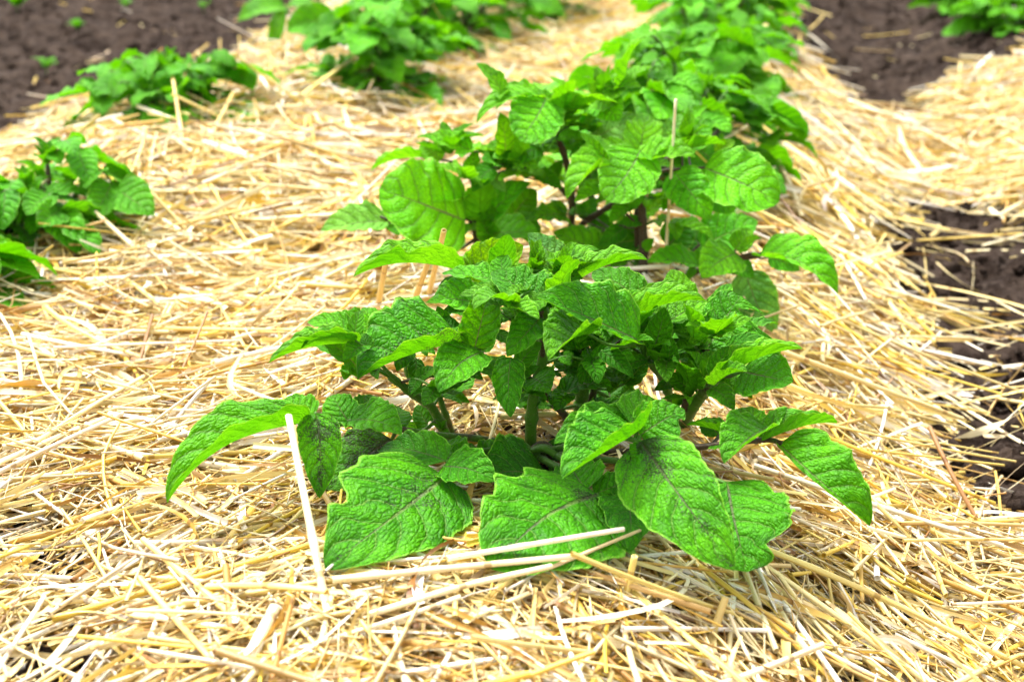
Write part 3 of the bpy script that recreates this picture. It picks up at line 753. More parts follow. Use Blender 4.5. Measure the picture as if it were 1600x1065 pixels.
    compound(P, s5, [A(1034, 590, 2), A(1025, 562, 0), A(1018, 545, -1)], [
        lf(A(1020, 548, -1), A(1038, 480, 0), wr=.62, k=.05, fa=14, fb=20, tint=(.75, .85, 1)),
        lf(A(1046, 575, -2), A(1050, 527, -1), wr=.6, k=.0, fa=12, fb=16, ca=10), lf(A(1042, 565, -2), A(1042, 597, -4), wr=.7, k=.1, fa=24, fb=24, tint=LIGHT),
        lf(A(1015, 548, -1), A(1048, 540, -3), wr=.4, k=.8, fa=30, fb=30), lf(A(1050, 598, 0), A(1022, 610, -1), wr=.5, k=.3, tint=DARK),
        lf(A(1062, 610, 0), A(1062, 575, 0), wr=.6, k=.1), lf(A(1010, 560, -1), A(960, 585, -2), wr=.4, k=.5, tint=DARK)], .0016, purple=.3)
    compound(P, s7, [A(1096, 572, 0), A(1100, 556, 0), A(1104, 545, 0)], [
        lf(A(1094, 552, 0), A(1056, 484, 1.5), wr=.64, k=.25, fa=18, fb=42, wave=.18),
        lf(A(1104, 544, -1), A(1158, 462, 1.5), wr=1.2, k=.12, fa=8, fb=6, ca=-10, wa=.55, wb=1.5, tip=.32, arch=.03, notch=((.80, 1, .15, .84),), tint=(.72, .82, 1), wave=.08, label='dark torn leaflet with two jagged points'),
        lf(A(1085, 586, 0), A(1078, 555, 0), wr=.6, k=.1, tint=DARK)], .0022, purple=.9)
    compound(P, s6, [A(1104, 608, -1.5), A(1116, 598, -3), A(1124, 588, -4)], [
        lf(A(1120, 598, -4.5), A(1255, 545, -6), wr=.54, k=.95, fa=48, fb=42, ca=-20, cb=-6, arch=.09, tint=LIGHT),
        lf(A(1160, 580, -4), A(1239, 597, -7.5), wr=.85, k=.35, fa=6, fb=14, arch=.03, tint=(.72, .82, 1)),
        lf(A(1116, 590, -4), A(1140, 541, -3), wr=.62, k=.4, fa=26, fb=22), lf(A(1116, 602, -5.5), A(1168, 581, -8), wr=.55, k=.9, fa=40, fb=44, tint=LIGHT),
        lf(A(1112, 606, -3), A(1147, 641, -5.5), wr=.52, k=.35, fa=14, fb=18, tint=(.75, .85, 1)),
        lf(A(1130, 545, -1), A(1192, 527, -2), wr=.4, k=.7, fa=30, fb=20, tint=(.85, .9, 1))], .0022, purple=.5)
    bud(P, A(1078, 622, -2), .030, 8, 5); bud(P, A(1098, 592, -3), .026, 7, 15)
    bud(P, A(1056, 640, 1), .018, 6, 16, tint=(1, 1, 1)); bud(P, A(848, 604, -2), .014, 5, 17, tint=(1, 1, 1)); bud(P, A(690, 672, -1), .014, 5, 18, tint=(1, 1, 1))
    # leaves inside the plant, their shade painted in with dark tints
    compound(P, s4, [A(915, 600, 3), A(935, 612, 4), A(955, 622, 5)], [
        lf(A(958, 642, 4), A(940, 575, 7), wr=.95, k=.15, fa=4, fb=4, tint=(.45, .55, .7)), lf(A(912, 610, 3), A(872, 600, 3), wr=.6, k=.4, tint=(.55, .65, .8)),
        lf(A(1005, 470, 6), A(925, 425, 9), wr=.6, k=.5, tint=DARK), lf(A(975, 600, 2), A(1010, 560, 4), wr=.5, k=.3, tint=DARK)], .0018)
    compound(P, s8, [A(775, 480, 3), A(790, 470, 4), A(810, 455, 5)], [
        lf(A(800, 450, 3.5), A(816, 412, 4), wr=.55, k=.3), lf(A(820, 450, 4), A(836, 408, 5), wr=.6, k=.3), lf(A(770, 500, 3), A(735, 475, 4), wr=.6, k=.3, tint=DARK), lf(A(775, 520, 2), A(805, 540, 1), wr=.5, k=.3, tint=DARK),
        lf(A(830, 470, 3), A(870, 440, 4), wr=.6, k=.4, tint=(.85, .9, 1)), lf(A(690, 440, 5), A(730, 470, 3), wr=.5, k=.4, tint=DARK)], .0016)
front_plant()

# ------------------------------------------------------------------ the second plant
def second_plant():
    g = atZ(985, 450, 0)
    P = empty('potato_plant', g, 'tall potato plant with dark purple stems, directly behind the front plant', 'potato plant')
    p1 = stem(P, [atZ(890, 402, 0), B(893, 345, 4), B(893, 297, 3.5), B(882, 243, 3), B(864, 200, 2), B(851, 178, 1)], (.0036, .0022), .8)
    stem(P, [atZ(898, 402, 0), B(905, 365, 4), B(912, 348, 4), B(940, 330, 3), B(978, 304, 2), B(1004, 262, 1)], (.0034, .0024), .85)
    p3 = stem(P, [atZ(1003, 455, 0), B(1006, 400, -3), B(1005, 360, -3), B(1001, 310, -3), B(994, 272, -3.5)], (.0046, .0030), .95)
    stem(P, [atZ(982, 455, 0), B(993, 420, -2), B(1003, 385, -2.5)], (.0040, .0030), .25)
    stem(P, [B(996, 385, -2), B(996, 330, -2), B(1012, 290, -1.5), B(1040, 262, -2)], (.0026, .002), .8)
    p4 = stem(P, [atZ(760, 418, 0), B(744, 374, 1), B(740, 340, 1), B(746, 310, .5), B(764, 268, 0)], (.0030, .0020), .9)
    p5 = stem(P, [atZ(1004, 455, 0), B(1036, 443, -4), B(1064, 435, -5), B(1105, 418, -6), B(1150, 405, -6.5), B(1188, 399, -7)], (.0030, .0022), .95)
    p6 = stem(P, [B(893, 312, 4), B(860, 280, 3), B(820, 264, 2), B(785, 272, 1)], (.0026, .0018), .9)
    p7 = stem(P, [atZ(940, 425, 0), B(938, 380, 4), B(930, 330, 5), B(920, 280, 6), B(935, 200, 6), B(950, 170, 5)], (.0034, .0024), .5)
    compound(P, p4, [B(742, 374, 1), B(715, 388, 0), B(672, 372, -1.5), B(635, 356, -3), B(594, 338, -3)], [
        lf(B(604, 345, -3), B(501, 361, -5), wr=.64, k=.6, fa=34, fb=30, ca=-16, tint=BLUE, arch=.07, dirt=.3),
        lf(B(622, 352, -2.5), B(600, 315, -1), wr=.6, k=.3, tint=DARK), lf(B(606, 352, -3), B(625, 368, -4), wr=.5, k=.4), lf(B(690, 380, -1), B(735, 350, -2), wr=.6, k=.3, tint=DARK)], .0018, purple=.9)
    compound(P, p4, [B(742, 366, 1), B(734, 346, 0), B(720, 340, -2)], [
        lf(B(727, 345, -2), B(592, 296, -5), wr=.96, k=.34, fa=16, fb=20, ca=-24, cb=-16, arch=.09, tip=.54, tint=(1.15, 1.06, 1.1), wave=.10, dirt=.2, label='big rounded leaflet facing the camera at the left'),
        lf(B(700, 345, -2), B(690, 368, -2.5), wr=.9, k=.2, dirt=.6), lf(B(742, 350, 1), B(765, 330, 1), wr=.6, k=.3, tint=DARK)], .0018, purple=.8)
    compound(P, p4, [B(744, 320, .5), B(735, 280, 2), B(712, 255, 2.5), B(672, 248, 2.5)], [
        lf(B(660, 246, 2.5), B(580, 267, 1), wr=.56, **TC, tint=LIGHT), lf(B(690, 250, 2), B(655, 228, 3), wr=.8, k=.4, tint=LIGHT),
        lf(B(735, 280, 1), B(770, 262, 0), wr=.6, k=.4), lf(B(730, 275, 1), B(745, 235, 2), wr=.6, k=.3)], .0016, purple=.7)
    bud(P, B(700, 244, 2), .046, 10, 4, tint=(1.35, 1.2, 1.3))
    compound(P, p4, [B(764, 270, 0), B(775, 262, -1), B(785, 258, -1)], [
        lf(B(770, 262, -1), B(738, 300, -3), wr=.6, k=.3, tint=DARK), lf(B(778, 256, 0), B(752, 250, -2), wr=.8, k=.5), lf(B(785, 258, 0), B(740, 272, -1), wr=.55, k=.6),
        lf(B(786, 258, 0), B(815, 240, 0), wr=.7, k=.3), lf(B(770, 275, -1), B(790, 300, -2), wr=.6, k=.3, tint=BLUE)], .0015, purple=.6)
    bud(P, B(772, 255, 0), .030, 7, 6, tint=(1.3, 1.15, 1.3))
    compound(P, p4, [B(744, 372, 1), B(755, 352, 1), B(766, 335, 1)], [
        lf(B(757, 346, 1), B(830, 285, -1), wr=.58, k=.42, fa=14, fb=34, arch=.16, tint=(.72, .85, .9)),
        lf(B(795, 345, 2), B(838, 296, 3), wr=.85, k=.2, tint=(.55, .6, .8)), lf(B(762, 366, 0), B(842, 368, -2), wr=.8, k=.75, fa=35, fb=8),
        lf(B(770, 375, 0), B(748, 330, -1), wr=.6, k=.2), lf(B(815, 372, 1), B(838, 342, 2), wr=1.1, k=.15, tint=(.62, .75, .9))], .0016, purple=.6)
    compound(P, p6, [B(800, 266, 1.5), B(785, 268, 1), B(770, 275, 1)], [
        lf(B(845, 232, 1), B(782, 252, -1), wr=.62, k=.4, arch=.06), lf(B(838, 268, 2), B(878, 295, 0), wr=.5, k=.4, tint=DARK), lf(B(820, 262, 2), B(850, 235, 3), wr=.6, k=.4),
        lf(B(860, 280, 3), B(880, 250, 3), wr=.6, k=.3, tint=DARK), lf(B(830, 255, 2), B(800, 215, 4), wr=.7, k=.4, tint=(.8, .9, 1)), lf(B(850, 225, 2), B(870, 215, 0), wr=.8, k=.4, tint=DARK)], .0015, purple=.9)
    filler(P, [p1, p3, p4, p6, p7, p7], 20, 502, (1.5, 1.1, 1.8), .036)
    filler(P, [p1, p3, p7, p6], 16, 503, (1.5, 1.08, 2.), .042, .72, 1.0)
    filler(P, [p1, p3, p4, p7, p5], 4, 504, (1., .9, 1.), .042, .12, .5)
    # top shoot
    compound(P, p1, [B(851, 180, 1), B(850, 164, .5), B(849, 152, 0)], [
        lf(B(853, 155, -.5), B(812, 220, -4), wr=.90, k=.12, fa=8, fb=14, ca=-4, arch=.05, tip=.52, tint=(1.2, 1.08, 2.0), label='pale rounded leaflet hanging from the top left shoot'),
        lf(B(850, 158, 1), B(745, 193, -1.5), wr=.46, k=.85, fa=34, fb=30, ca=-10, arch=.20, tint=LIGHT), lf(B(846, 150, 3), B(775, 172, 2), wr=.6, k=.8, fa=40, fb=10, arch=.2, tint=LIGHT),
        lf(B(856, 178, .5), B(936, 157, -1), wr=.62, k=.92, fa=44, fb=42, ca=-18, arch=.08, tint=LIGHT),
        lf(B(862, 200, 1), B(905, 186, 0), wr=.5, k=.8, fa=40, fb=30, tint=LIGHT), lf(B(870, 215, 2), B(918, 215, 1), wr=.5, k=.6, fa=30, fb=20)], .0017, purple=.8)
    compound(P, p7, [B(945, 176, 5), B(940, 165, 4), B(935, 155, 3)], [
        lf(B(938, 150, 3), B(1003, 138, 1.5), wr=.66, k=.85, fa=46, fb=20, arch=.1, tint=LIGHT), lf(B(938, 160, 3), B(968, 190, 0), wr=.9, k=.2, fa=14, fb=14, tint=(1.1, 1.05, 1)),
        lf(B(935, 150, 4), B(918, 130, 4), wr=.7, k=.3, tint=LIGHT), lf(B(935, 150, 4), B(958, 118, 4), wr=.6, k=.3, tint=LIGHT), lf(B(930, 180, 3), B(905, 205, 1), wr=.6, k=.4),
        lf(B(925, 220, 4), B(1006, 186, 3), wr=.62, k=.45, fa=12, fb=12, tint=BLUE), lf(B(928, 225, 4), B(890, 245, 2), wr=.5, k=.5), lf(B(925, 240, 5), B(960, 225, 4), wr=.6, k=.4, tint=DARK)], .0018, purple=.5)
    bud(P, B(940, 146, 3), .036, 9, 7, tint=(1.5, 1.2, 1.6)); bud(P, B(925, 208, 4), .026, 7, 8)
    # middle shoot
    compound(P, p3, [B(994, 274, -3.5), B(996, 258, -4), B(996, 248, -4)], [
        lf(B(970, 236, -3), B(885, 312, -6.5), wr=.62, k=.62, fa=26, fb=46, ca=-10, arch=.13, tint=LIGHT), lf(B(985, 232, -2), B(915, 245, -2), wr=.45, k=.9, fa=46, fb=10, arch=.14, tint=LIGHT),
        lf(B(1000, 236, -5.5), B(945, 313, -9.5), wr=.82, k=.12, fa=8, fb=16, ca=4, tip=.60, tint=(1.2, 1.08, 2.2), notch=((.5, 0, .05, .25),), label='pale veined leaflet hanging in front of the middle shoot'),
        lf(B(996, 254, -4.5), B(1087, 246, -6), wr=.84, k=.80, fa=44, fb=30, ca=-14, arch=.08, tint=LIGHT),
        lf(B(1005, 250, -4), B(1078, 225, -3), wr=.55, k=.9, fa=46, fb=30, tint=LIGHT)], .0018, purple=.9)
    compound(P, p3, [B(1005, 360, -3), B(985, 340, -3.5), B(970, 325, -4)], [
        lf(B(993, 320, -4), B(952, 348, -6), wr=.5, k=.6, fa=30, fb=20), lf(B(1002, 345, -3), B(965, 350, -4), wr=.5, k=.4, tint=DARK), lf(B(975, 355, -2), B(935, 385, -3), wr=.6, k=.3, tint=(.5, .6, .8)),
        lf(B(1000, 375, -2), B(950, 385, 0), wr=.8, k=.2, tint=(.45, .55, .7)), lf(B(1006, 390, -4), B(1022, 372, -4), wr=.7, k=.3), lf(B(1000, 300, -4), B(985, 330, -5), wr=.6, k=.3),
        lf(B(893, 350, 3), B(872, 342, 2), wr=.6, k=.6), lf(B(905, 340, 4), B(935, 310, 5), wr=.6, k=.3, tint=DARK), lf(B(930, 340, 4), B(960, 375, 3), wr=.7, k=.2, tint=(.5, .6, .8))], .0014, purple=.7)
    compound(P, p3, [B(1000, 300, -3), B(1025, 272, -3.5), B(1055, 265, -4), B(1100, 262, -4)], [
        lf(B(1052, 268, -4), B(1110, 343, -8), wr=.62, k=.22, fa=10, fb=10, arch=.05, tint=(1.12, 1.05, 1.6)),
        lf(B(1100, 262, -4), B(1217, 316, -7.5), wr=.80, k=.34, fa=12, fb=20, ca=-8, arch=.08, tip=.62, tint=(1.12, 1.05, 1.3), label='large veined leaflet at the right edge of the tall plant'),
        lf(B(1066, 238, -3), B(1134, 226, -3), wr=.72, **TC, tint=LIGHT), lf(B(1075, 232, -1), B(1112, 188, 0), wr=.85, k=.3, tint=(1.2, 1.1, 1.8)),
        lf(B(1120, 240, -2), B(1148, 220, -2), wr=.8, k=.3, tint=YEL), lf(B(1045, 222, 2), B(1064, 178, 3), wr=.8, k=.3, tint=BLUE), lf(B(1050, 215, 4), B(1105, 165, 5), wr=.4, k=.5, fa=25, fb=25),
        lf(B(1030, 280, -3), B(1010, 298, -4), wr=.7, k=.4), lf(B(1060, 290, -2), B(1035, 330, -3), wr=.5, k=.2, tint=DARK), lf(B(1100, 300, -2), B(1150, 330, -2), wr=.7, k=.2, tint=DARK)], .002, purple=.8)
    bud(P, B(1072, 222, -2), .034, 8, 9, tint=(1.45, 1.2, 1.6)); bud(P, B(998, 300, -3), .020, 6, 19)
    # right branch
    compound(P, p5, [B(1150, 405, -6.5), B(1165, 398, -7), B(1188, 396, -8)], [
        lf(B(1185, 399, -8), B(1309, 460, -12), wr=.66, k=.58, fa=26, fb=52, ca=-14, arch=.20, tint=(1.15, 1.06, 1.3), dirt=.75, label='curled leaflet with a dirty edge at the far right tip'),
        lf(B(1150, 396, -7), B(1096, 434, -10), wr=.85, k=.3, fa=10, fb=20, tint=LIGHT), lf(B(1148, 390, -6), B(1172, 356, -5), wr=.85, k=.3, tint=LIGHT),
        lf(B(1158, 395, -7), B(1190, 372, -8), wr=.7, k=.7, fa=36, fb=36, tint=LIGHT), lf(B(1150, 406, -5), B(1178, 432, -6), wr=.8, k=.2, tint=(.8, .9, 2)), lf(B(1200, 402, -6), B(1250, 422, -6), wr=.6, k=.3, tint=(.8, .9, 1.5))], .0018, purple=1., dirt=.15)
    compound(P, p5, [B(1105, 418, -6), B(1135, 425, -5.5), B(1166, 430, -5)], [
        lf(B(1164, 424, -5), B(1209, 530, -7.5), wr=.60, k=.10, fa=8, fb=30, arch=.04, tint=BLUE, label='bluish leaflet hanging down under the right branch'), lf(B(1190, 440, -4), B(1212, 505, -5), wr=.5, k=.1, tint=DARK)], .0016, purple=.9)
    compound(P, p5, [B(1064, 435, -5), B(1080, 424, -5.5), B(1090, 414, -6)], [
        lf(B(1092, 414, -6), B(1011, 410, -7), wr=.70, k=.8, fa=44, fb=20, ca=-14, dirt=.2), lf(B(1085, 418, -6), B(1072, 440, -7), wr=.5, k=.4), lf(B(1088, 412, -5), B(1110, 380, -4), wr=.6, k=.4)], .0016, purple=.9)
    compound(P, p5, [B(1040, 442, -3), B(1075, 400, -1), B(1100, 375, 0)], [
        lf(B(1095, 385, -1), B(1184, 345, -1), wr=.8, k=.45, fa=16, fb=10, tint=(.85, .92, 1)), lf(B(1042, 385, 0), B(1085, 345, 1), wr=.9, k=.2, tint=(.5, .6, .8)), lf(B(1100, 390, 0), B(1070, 350, 2), wr=.7, k=.2, tint=(.5, .6, .8)),
        lf(B(1100, 375, 1), B(1120, 340, 2), wr=.7, k=.3, tint=DARK)], .0016, purple=.6)
GAIN[0] = 1.42
second_plant()
GAIN[0] = 1.

# ------------------------------------------------------------------ the other plants of the beds
def bed_plant(x, y, rad, H, nst, seed, label, tint=(1, 1, 1), leafscale=1., group=None, droop=.5, face=.35, fill=1., z=None):
    r = np.random.default_rng(seed)
    z = float(height(x, y)) if z is None else z
    P = empty('potato_plant', (x, y, z), label, 'potato plant', group)
    o = np.array([x, y, z])
    a0 = r.uniform(0, 6.28)
    for i in range(nst):
        a = a0 + 2.4*i + r.normal(0, .3); lean = rad*(.12 + .45*math.sqrt(i/max(1, nst-1)))
        hh = H*(1-.35*(i/max(1, nst-1)))*r.uniform(.8, 1.05)
        d = np.array([math.cos(a), math.sin(a), 0])
        pts = [o + d*.008, o + d*lean*.35 + [0, 0, hh*.35], o + d*lean*.75 + [0, 0, hh*.7], o + d*lean + [0, 0, hh*.92]]
        mb = MB(); sp_ = spline(pts, 12); mb.tube(sp_, (.0036, .0022), 7)
        so = mb.build('stem', STEM, P); so.color = (1, 1, 1, r.uniform(.3, .8))
        nl = max(3, int(r.integers(4, 6)*fill))
        for j in range(nl):
            f = .22 + .78*j/(nl-1)
            st = sp_[int(f*11)]
            aa = a + (j % 2*2-1)*r.uniform(.4, 1.7) + r.normal(0, .3)
            dl = np.array([math.cos(aa), math.sin(aa), 0])
            RL = rad*r.uniform(.35, .65)*(1.15-.4*f)
            up = r.uniform(.15, .55)*RL*(1.2 if f > .6 else .7)
            path = spline([st, st + dl*RL*.5 + [0, 0, up], st + dl*RL + [0, 0, up - droop*RL*.5]], 10)
            path[:, 2] = np.maximum(path[:, 2], height(path[:, 0], path[:, 1]) + .012)
            mb = MB(); mb.tube(path, (.0016, .0008), 5)
            ro = mb.build('leaf', STEM, P); ro.color = (1, 1, 1, .4)
            lm = MB()
            lat = np.array([-dl[1], dl[0], 0])
            for m in range(6):
                if m == 0: b, d2, L = path[-1], dl, r.uniform(.055, .08)
                else:
                    b = path[[0, 8, 8, 5, 5, 2][m]]; sg = -1 if m % 2 else 1
                    d2 = unit(dl*.45 + lat*sg); L = r.uniform(.032, .055)*(.75 if m == 5 else 1)
                L *= leafscale
                dz = -droop*r.uniform(.1, .9)
                t = b + unit(d2 + np.array([0, 0, dz]))*L
                gz = float(height(t[0], t[1])) + .008
                if t[2] < gz: t[2] = gz
                nn = unit(np.array([0, 0, 1.]) + .55*r.normal(0, 1, 3)*[1, 1, .2] + .5*d2)
                G, UV = leaflet_grid(b, t, wr=r.uniform(.58, .78), nrm=nn, fa=r.uniform(5, 38), fb=r.uniform(5, 38), ca=-12, cb=-12, arch=r.uniform(.03, .16), seed=seed*977+i*91+j*13+m, ns=14, nx=4, wave=.12, tip=r.uniform(.62, .8), pucker=1)
                lm.grid(G, UV)
            lo = lm.build('leaflets', LEAF, ro)
            q = r.uniform(.88, 1.2)*(1.1 if f > .75 else 1)
            lo.color = (tint[0]*q, tint[1]*q, tint[2]*q, .05)
        bud(P, sp_[-1], .04*leafscale, 6, seed*7+i, tint=(tint[0]*1.25, tint[1]*1.15, tint[2]*1.2))
    return P
RR = [(.70, .13, .15, 8, 'dense blurred potato plant right behind the tall purple-stemmed one'),
      (1.02, .125, .165, 8, 'bushy out-of-focus potato plant, second behind the tall purple-stemmed one'),
      (1.36, .125, .17, 8, 'bushy out-of-focus potato plant, third behind the tall purple-stemmed one'),
      (1.70, .115, .165, 7, 'out-of-focus potato plant, fourth behind the tall purple-stemmed one'),
      (2.04, .115, .16, 7, 'out-of-focus potato plant, second from the far end of the middle row'),
      (2.38, .115, .16, 7, 'out-of-focus potato plant at the far end of the middle row')]
for i, (s, rad, H, n, lab) in enumerate(RR):
    x, y = fromrow(.030 - .004*i + .01*math.sin(i*2.1), s)
    bed_plant(x, y, rad, H, n, 40+i, lab, tint=(1.2, 1.12, 1.2), group='plants of the middle potato row', leafscale=.85, fill=1.25)
for i, (u, v, rad, H, n, lab, tn, fl) in enumerate([
    (-95, 452, .070, .05, 4, 'small potato plant cut off by the left edge, lowest of the left row', (1.1, 1.05, 1), .8),
    (85, 372, .090, .075, 5, 'small potato plant half buried under straw near the left edge', (1.0, 1.02, 2.2), .62),
    (262, 214, .112, .090, 7, 'low wide potato plant with straw stalks leaning over it, left row', (1.1, 1.06, 1.6), .8),
    (594, 150, .112, .16, 8, 'big leafy potato plant at the top left of the middle, with straw across it', (1.15, 1.08, 1.2), .9),
    (640, 92, .13, .16, 7, 'out-of-focus potato plant in the left row, just behind the big leafy one', (1.2, 1.1, 1.3), .9),
    (735, 60, .135, .17, 7, 'out-of-focus potato plant in the left row, second behind the big leafy one', (1.2, 1.1, 1.3), .9),
    (835, 26, .135, .16, 6, 'out-of-focus potato plant at the far end of the left row', (1.2, 1.1, 1.3), .9)]):
    p = atZ(u, v, -.005)
    bed_plant(p[0], p[1], rad, H, n, 70+i, lab, tint=tn, droop=.85 if i < 3 else .5, group='plants of the left potato row', face=.6, fill=fl)
for i, (u, v, rad, H, n, lab) in enumerate([
    (1500, 14, .13, .07, 5, 'blurred low plant on bare soil at the top right, leftmost of three'),
    (1562, 62, .10, .06, 5, 'blurred low plant beside the straw edge at the top right, nearest of three'),
    (1605, 10, .13, .08, 5, 'blurred low plant cut off by the top right corner')]):
    p = atZ(u, v, -.04)
    bed_plant(p[0], p[1], rad, H, n, 90+i, lab, tint=(1.15, 1.08, 1.2), leafscale=.8, group='plants of the right row')

def big_leaf_weed():
    p = atZ(428, 96, -.03)
    P = empty('broad_leaved_plant', p, 'single upright broad-leaved plant with one drooping leaf above the straw edge', 'plant')
    Y = p[1]
    st = [p, atY(424, 60, Y), atY(428, 28, Y-.01), atY(445, 12, Y-.01)]
    mb = MB(); mb.tube(spline(st, 12), (.005, .003), 8); o = mb.build('stem', STEM, P); o.color = (1, 1, 1, 0)
    for k, (b, t, w, ar) in enumerate([((448, 14), (371, 34), .62, .22), ((440, 16), (418, 92), .34, .05), ((446, 12), (498, 22), .5, .15)]):
        G, UV = leaflet_grid(atY(*b, Y-.01), atY(*t, Y-.05), wr=w, k=.55, fa=14, fb=26, arch=ar, seed=600+k, ns=20, nx=6)
        m = MB(); m.grid(G, UV); lo = m.build('leaf', LEAF, P); lo.color = (1.25, 1.1, 1.6, 0)
big_leaf_weed()
def seedling(u, v, size, seed, label):
    p = atZ(u, v, -.06); p[2] = float(height(p[0], p[1]))
    P = empty('seedling', p, label, 'seedling', 'weed seedlings on the bare soil')
    r = np.random.default_rng(seed)
    for k in range(7):
        a = k*2.4; d = np.array([math.cos(a), math.sin(a), r.uniform(.3, .9)])
        st = p + np.array([0, 0, .012]); tp = st + unit(d)*size*r.uniform(.6, 1)
        G, UV = leaflet_grid(st, tp, wr=.6, nrm=(0, 0, 1), arch=.15, seed=seed*9+k, ns=10, nx=3)
        m = MB(); m.grid(G, UV)
        if k == 0: m.tube([p-[0, 0, .004], st], (.0016, .0012), 6)
        lo = m.build('leaf', LEAF, P); lo.color = (1.2, 1.1, 1.2, 0)
for i, (u, v, sz, lab) in enumerate([(28, 18, .06, 'blurred green seedling in the top left corner of the soil'), (122, 48, .032, 'tiny seedling on dark soil between the corner and the straw edge'), (72, 102, .034, 'tiny seedling on dark soil, lowest of the weeds at the left'), (196, 8, .03, 'tiny seedling at the top edge above the dark soil'), (318, 10, .03, 'faint seedling at the top edge left of the broad-leaved plant')]):
    seedling(u, v, sz, 300+i, lab)

# ------------------------------------------------------------------ single stalks that stand out
def Gz(u, v, h=.0):
    p = atZ(u, v, .0)
    for _ in range(6): p = atZ(u, v, float(height(p[0], p[1])) + h)
    return p
cG, cP, cW = (.74, .55, .20), (.86, .78, .52), (.90, .86, .70)
hero(Gz(518, 990, .008), atY(451, 649, YA-.115), .0024, cP, 'long pale straw leaning upright in front of the left leaves')
hero(Gz(700, 872, .024), Gz(975, 826, .040), .0020, cW, 'white straw lying across the ragged front leaf', .0)
hero(Gz(520, 905, .020), Gz(900, 868, .028), .0024, cP, 'thick pale straw lying below the bitten front leaf')
hero(Gz(575, 960, .018), Gz(862, 884, .026), .0022, cP, 'pale straw lying below and parallel to the thick one', .002)
hero(Gz(860, 886, .022), Gz(1000, 828, .030), .0013, (.80, .62, .36), 'thin tan straw with its end against the ragged front leaf')
hero(B(1041, 388, -4), B(1056, 155, -5), .0018, cP, 'thin straw standing upright between the tall plant leaves')
hero(B(1150, 332, -6), B(1193, 305, -6), .0026, cW, 'short white straw caught under the tall plant leaves at the right')
hero(Gz(588, 492, .004), A(604, 404, 10), .0024, cG, 'golden straw leaning behind the long pointed leaflet, leftmost of three', name='straw_stalk')
hero(Gz(640, 490, .004), A(676, 392, 11), .0024, cG, 'golden straw leaning behind the long pointed leaflet, middle of three')
hero(Gz(666, 478, .004), A(694, 360, 14), .0024, cG, 'golden straw leaning behind the yellowish leaflet, rightmost of three')
hero(Gz(372, 1062, .012), Gz(430, 948, .022), .0036, cW, 'broad white split straw at the bottom left', 0, False)
hero(Gz(1110, 1000, .006), Gz(1134, 932, .03), .0030, cG, 'short thick golden straw standing up at the bottom right of centre')
hero(Gz(978, 930, .01), Gz(992, 868, .034), .0026, (.80, .68, .24), 'short yellow-green straw standing below the front leaves')
hero(Gz(1052, 800, .02), Gz(1600, 1040, .02), .0024, (.80, .66, .24), 'long golden straw running down the right slope of the mound', .004)
hero(Gz(882, 910, .008), Gz(935, 1000, .012), .0026, (.78, .58, .10), 'deep golden straw pointing down at the bottom centre')
hero(Gz(1500, 852, .02), Gz(1300, 745, .03), .0022, (.84, .72, .30), 'yellow straw across the soil edge at the right')
hero(Gz(218, 902, .02), Gz(330, 1030, .02), .0021, cG, 'golden straw pointing down at the bottom left corner')
def far(p, q, rad, col, label): hero(p, q, rad, col, label, group='blurred single straws in the left row')
far(Gz(292, 262, .006), atY(268, 108, 1.83), .0026, cG, 'ochre straw standing in front of the low wide plant')
far(Gz(310, 250, .006), atY(364, 146, 1.84), .0026, cG, 'yellow straw leaning right over the low wide plant')
far(Gz(296, 250, .004), atY(256, 184, 1.80), .0024, cP, 'pale straw leaning left below the low wide plant')
far(Gz(358, 238, .010), Gz(428, 210, .03), .0028, cW, 'white straw lying right of the low wide plant')
far(Gz(470, 150, .03), atY(556, 88, 2.15), .0032, (.78, .64, .22), 'yellow straw caught across the big leafy plant')
far(Gz(578, 140, .01), atY(548, 82, 2.16), .0028, cG, 'golden straw leaning left against the big leafy plant')
far(Gz(250, 425, .008), Gz(135, 318, .05), .0030, cP, 'pale straw bridging over the half buried plant')
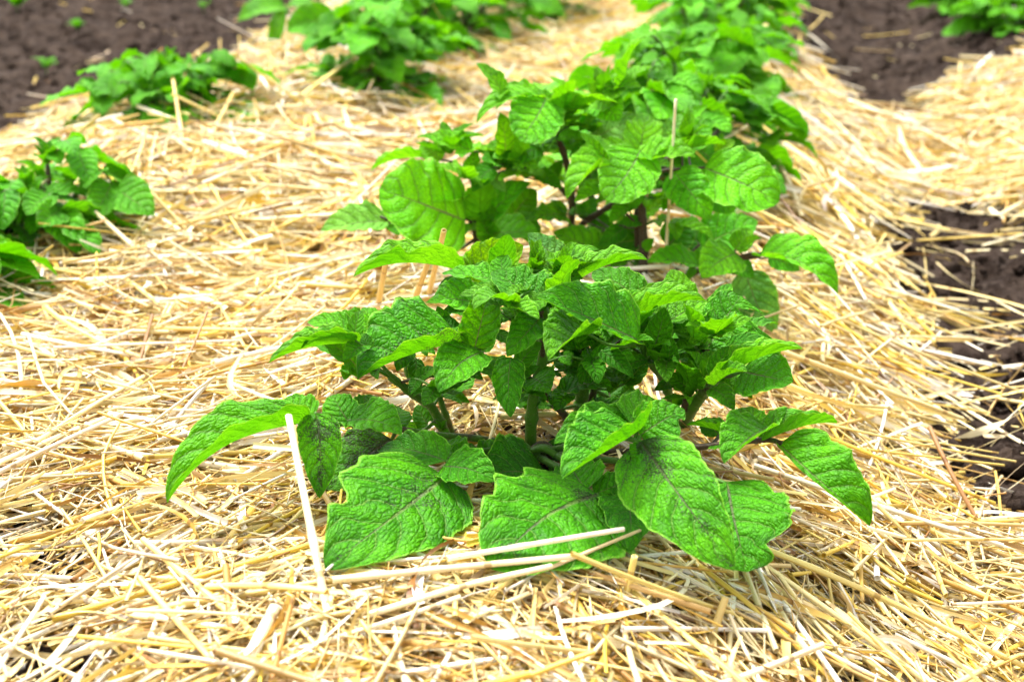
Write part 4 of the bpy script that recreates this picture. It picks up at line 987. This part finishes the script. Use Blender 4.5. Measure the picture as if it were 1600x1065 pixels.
far(Gz(435, 165, .01), atY(408, 120, 2.02), .0026, cW, 'short white straw upright between the low wide and big leafy plants')

straw_bed()

# ------------------------------------------------------------------ light, air, camera
W = bpy.data.worlds.new('World'); S.world = W; W.use_nodes = True
nt = W.node_tree; nt.nodes.clear(); N = NT(nt)
EL, AZ = R(62), R(-35)
sky = N.n('ShaderNodeTexSky'); sky.sky_type = 'NISHITA'; sky.sun_disc = False
sky.sun_elevation = EL; sky.sun_rotation = AZ; sky.dust_density = 4.0; sky.air_density = 1.0; sky.ozone_density = 1.0
hs = N.n('ShaderNodeHueSaturation'); hs.inputs['Saturation'].default_value = .12      # a white overcast sky
nt.links.new(sky.outputs[0], hs.inputs['Color'])
bg = N.n('ShaderNodeBackground'); nt.links.new(hs.outputs[0], bg.inputs[0]); bg.inputs[1].default_value = .10
out = N.n('ShaderNodeOutputWorld'); nt.links.new(bg.outputs[0], out.inputs[0])
sun = bpy.data.lights.new('sun', 'SUN'); sun.energy = 1.5; sun.angle = R(16); sun.color = (1, .96, .9)
so = bpy.data.objects.new('sun', sun); C.objects.link(so)
d = np.array([math.sin(AZ)*math.cos(EL), math.cos(AZ)*math.cos(EL), math.sin(EL)])
from mathutils import Vector
so.rotation_euler = Vector(d).to_track_quat('Z', 'Y').to_euler(); so.location = (0, 0, 5)

cam = bpy.data.cameras.new('camera'); co = bpy.data.objects.new('camera', cam); C.objects.link(co)
cam.lens = 50; cam.sensor_width = 36; cam.sensor_fit = 'HORIZONTAL'; cam.clip_start = .02; cam.clip_end = 500
co.location = CAM; co.rotation_euler = (math.pi/2-PITCH, 0, 0)
cam.dof.use_dof = True; cam.dof.focus_distance = .90; cam.dof.aperture_fstop = 8.5
S.camera = co
S.view_settings.view_transform = 'Standard'; S.view_settings.look = 'None'; S.view_settings.gamma = 1
S.view_settings.exposure = 2.33
S.render.engine = 'CYCLES'
S.cycles.max_bounces = 8; S.cycles.diffuse_bounces = 3; S.cycles.transmission_bounces = 4
S.cycles.use_denoising = True
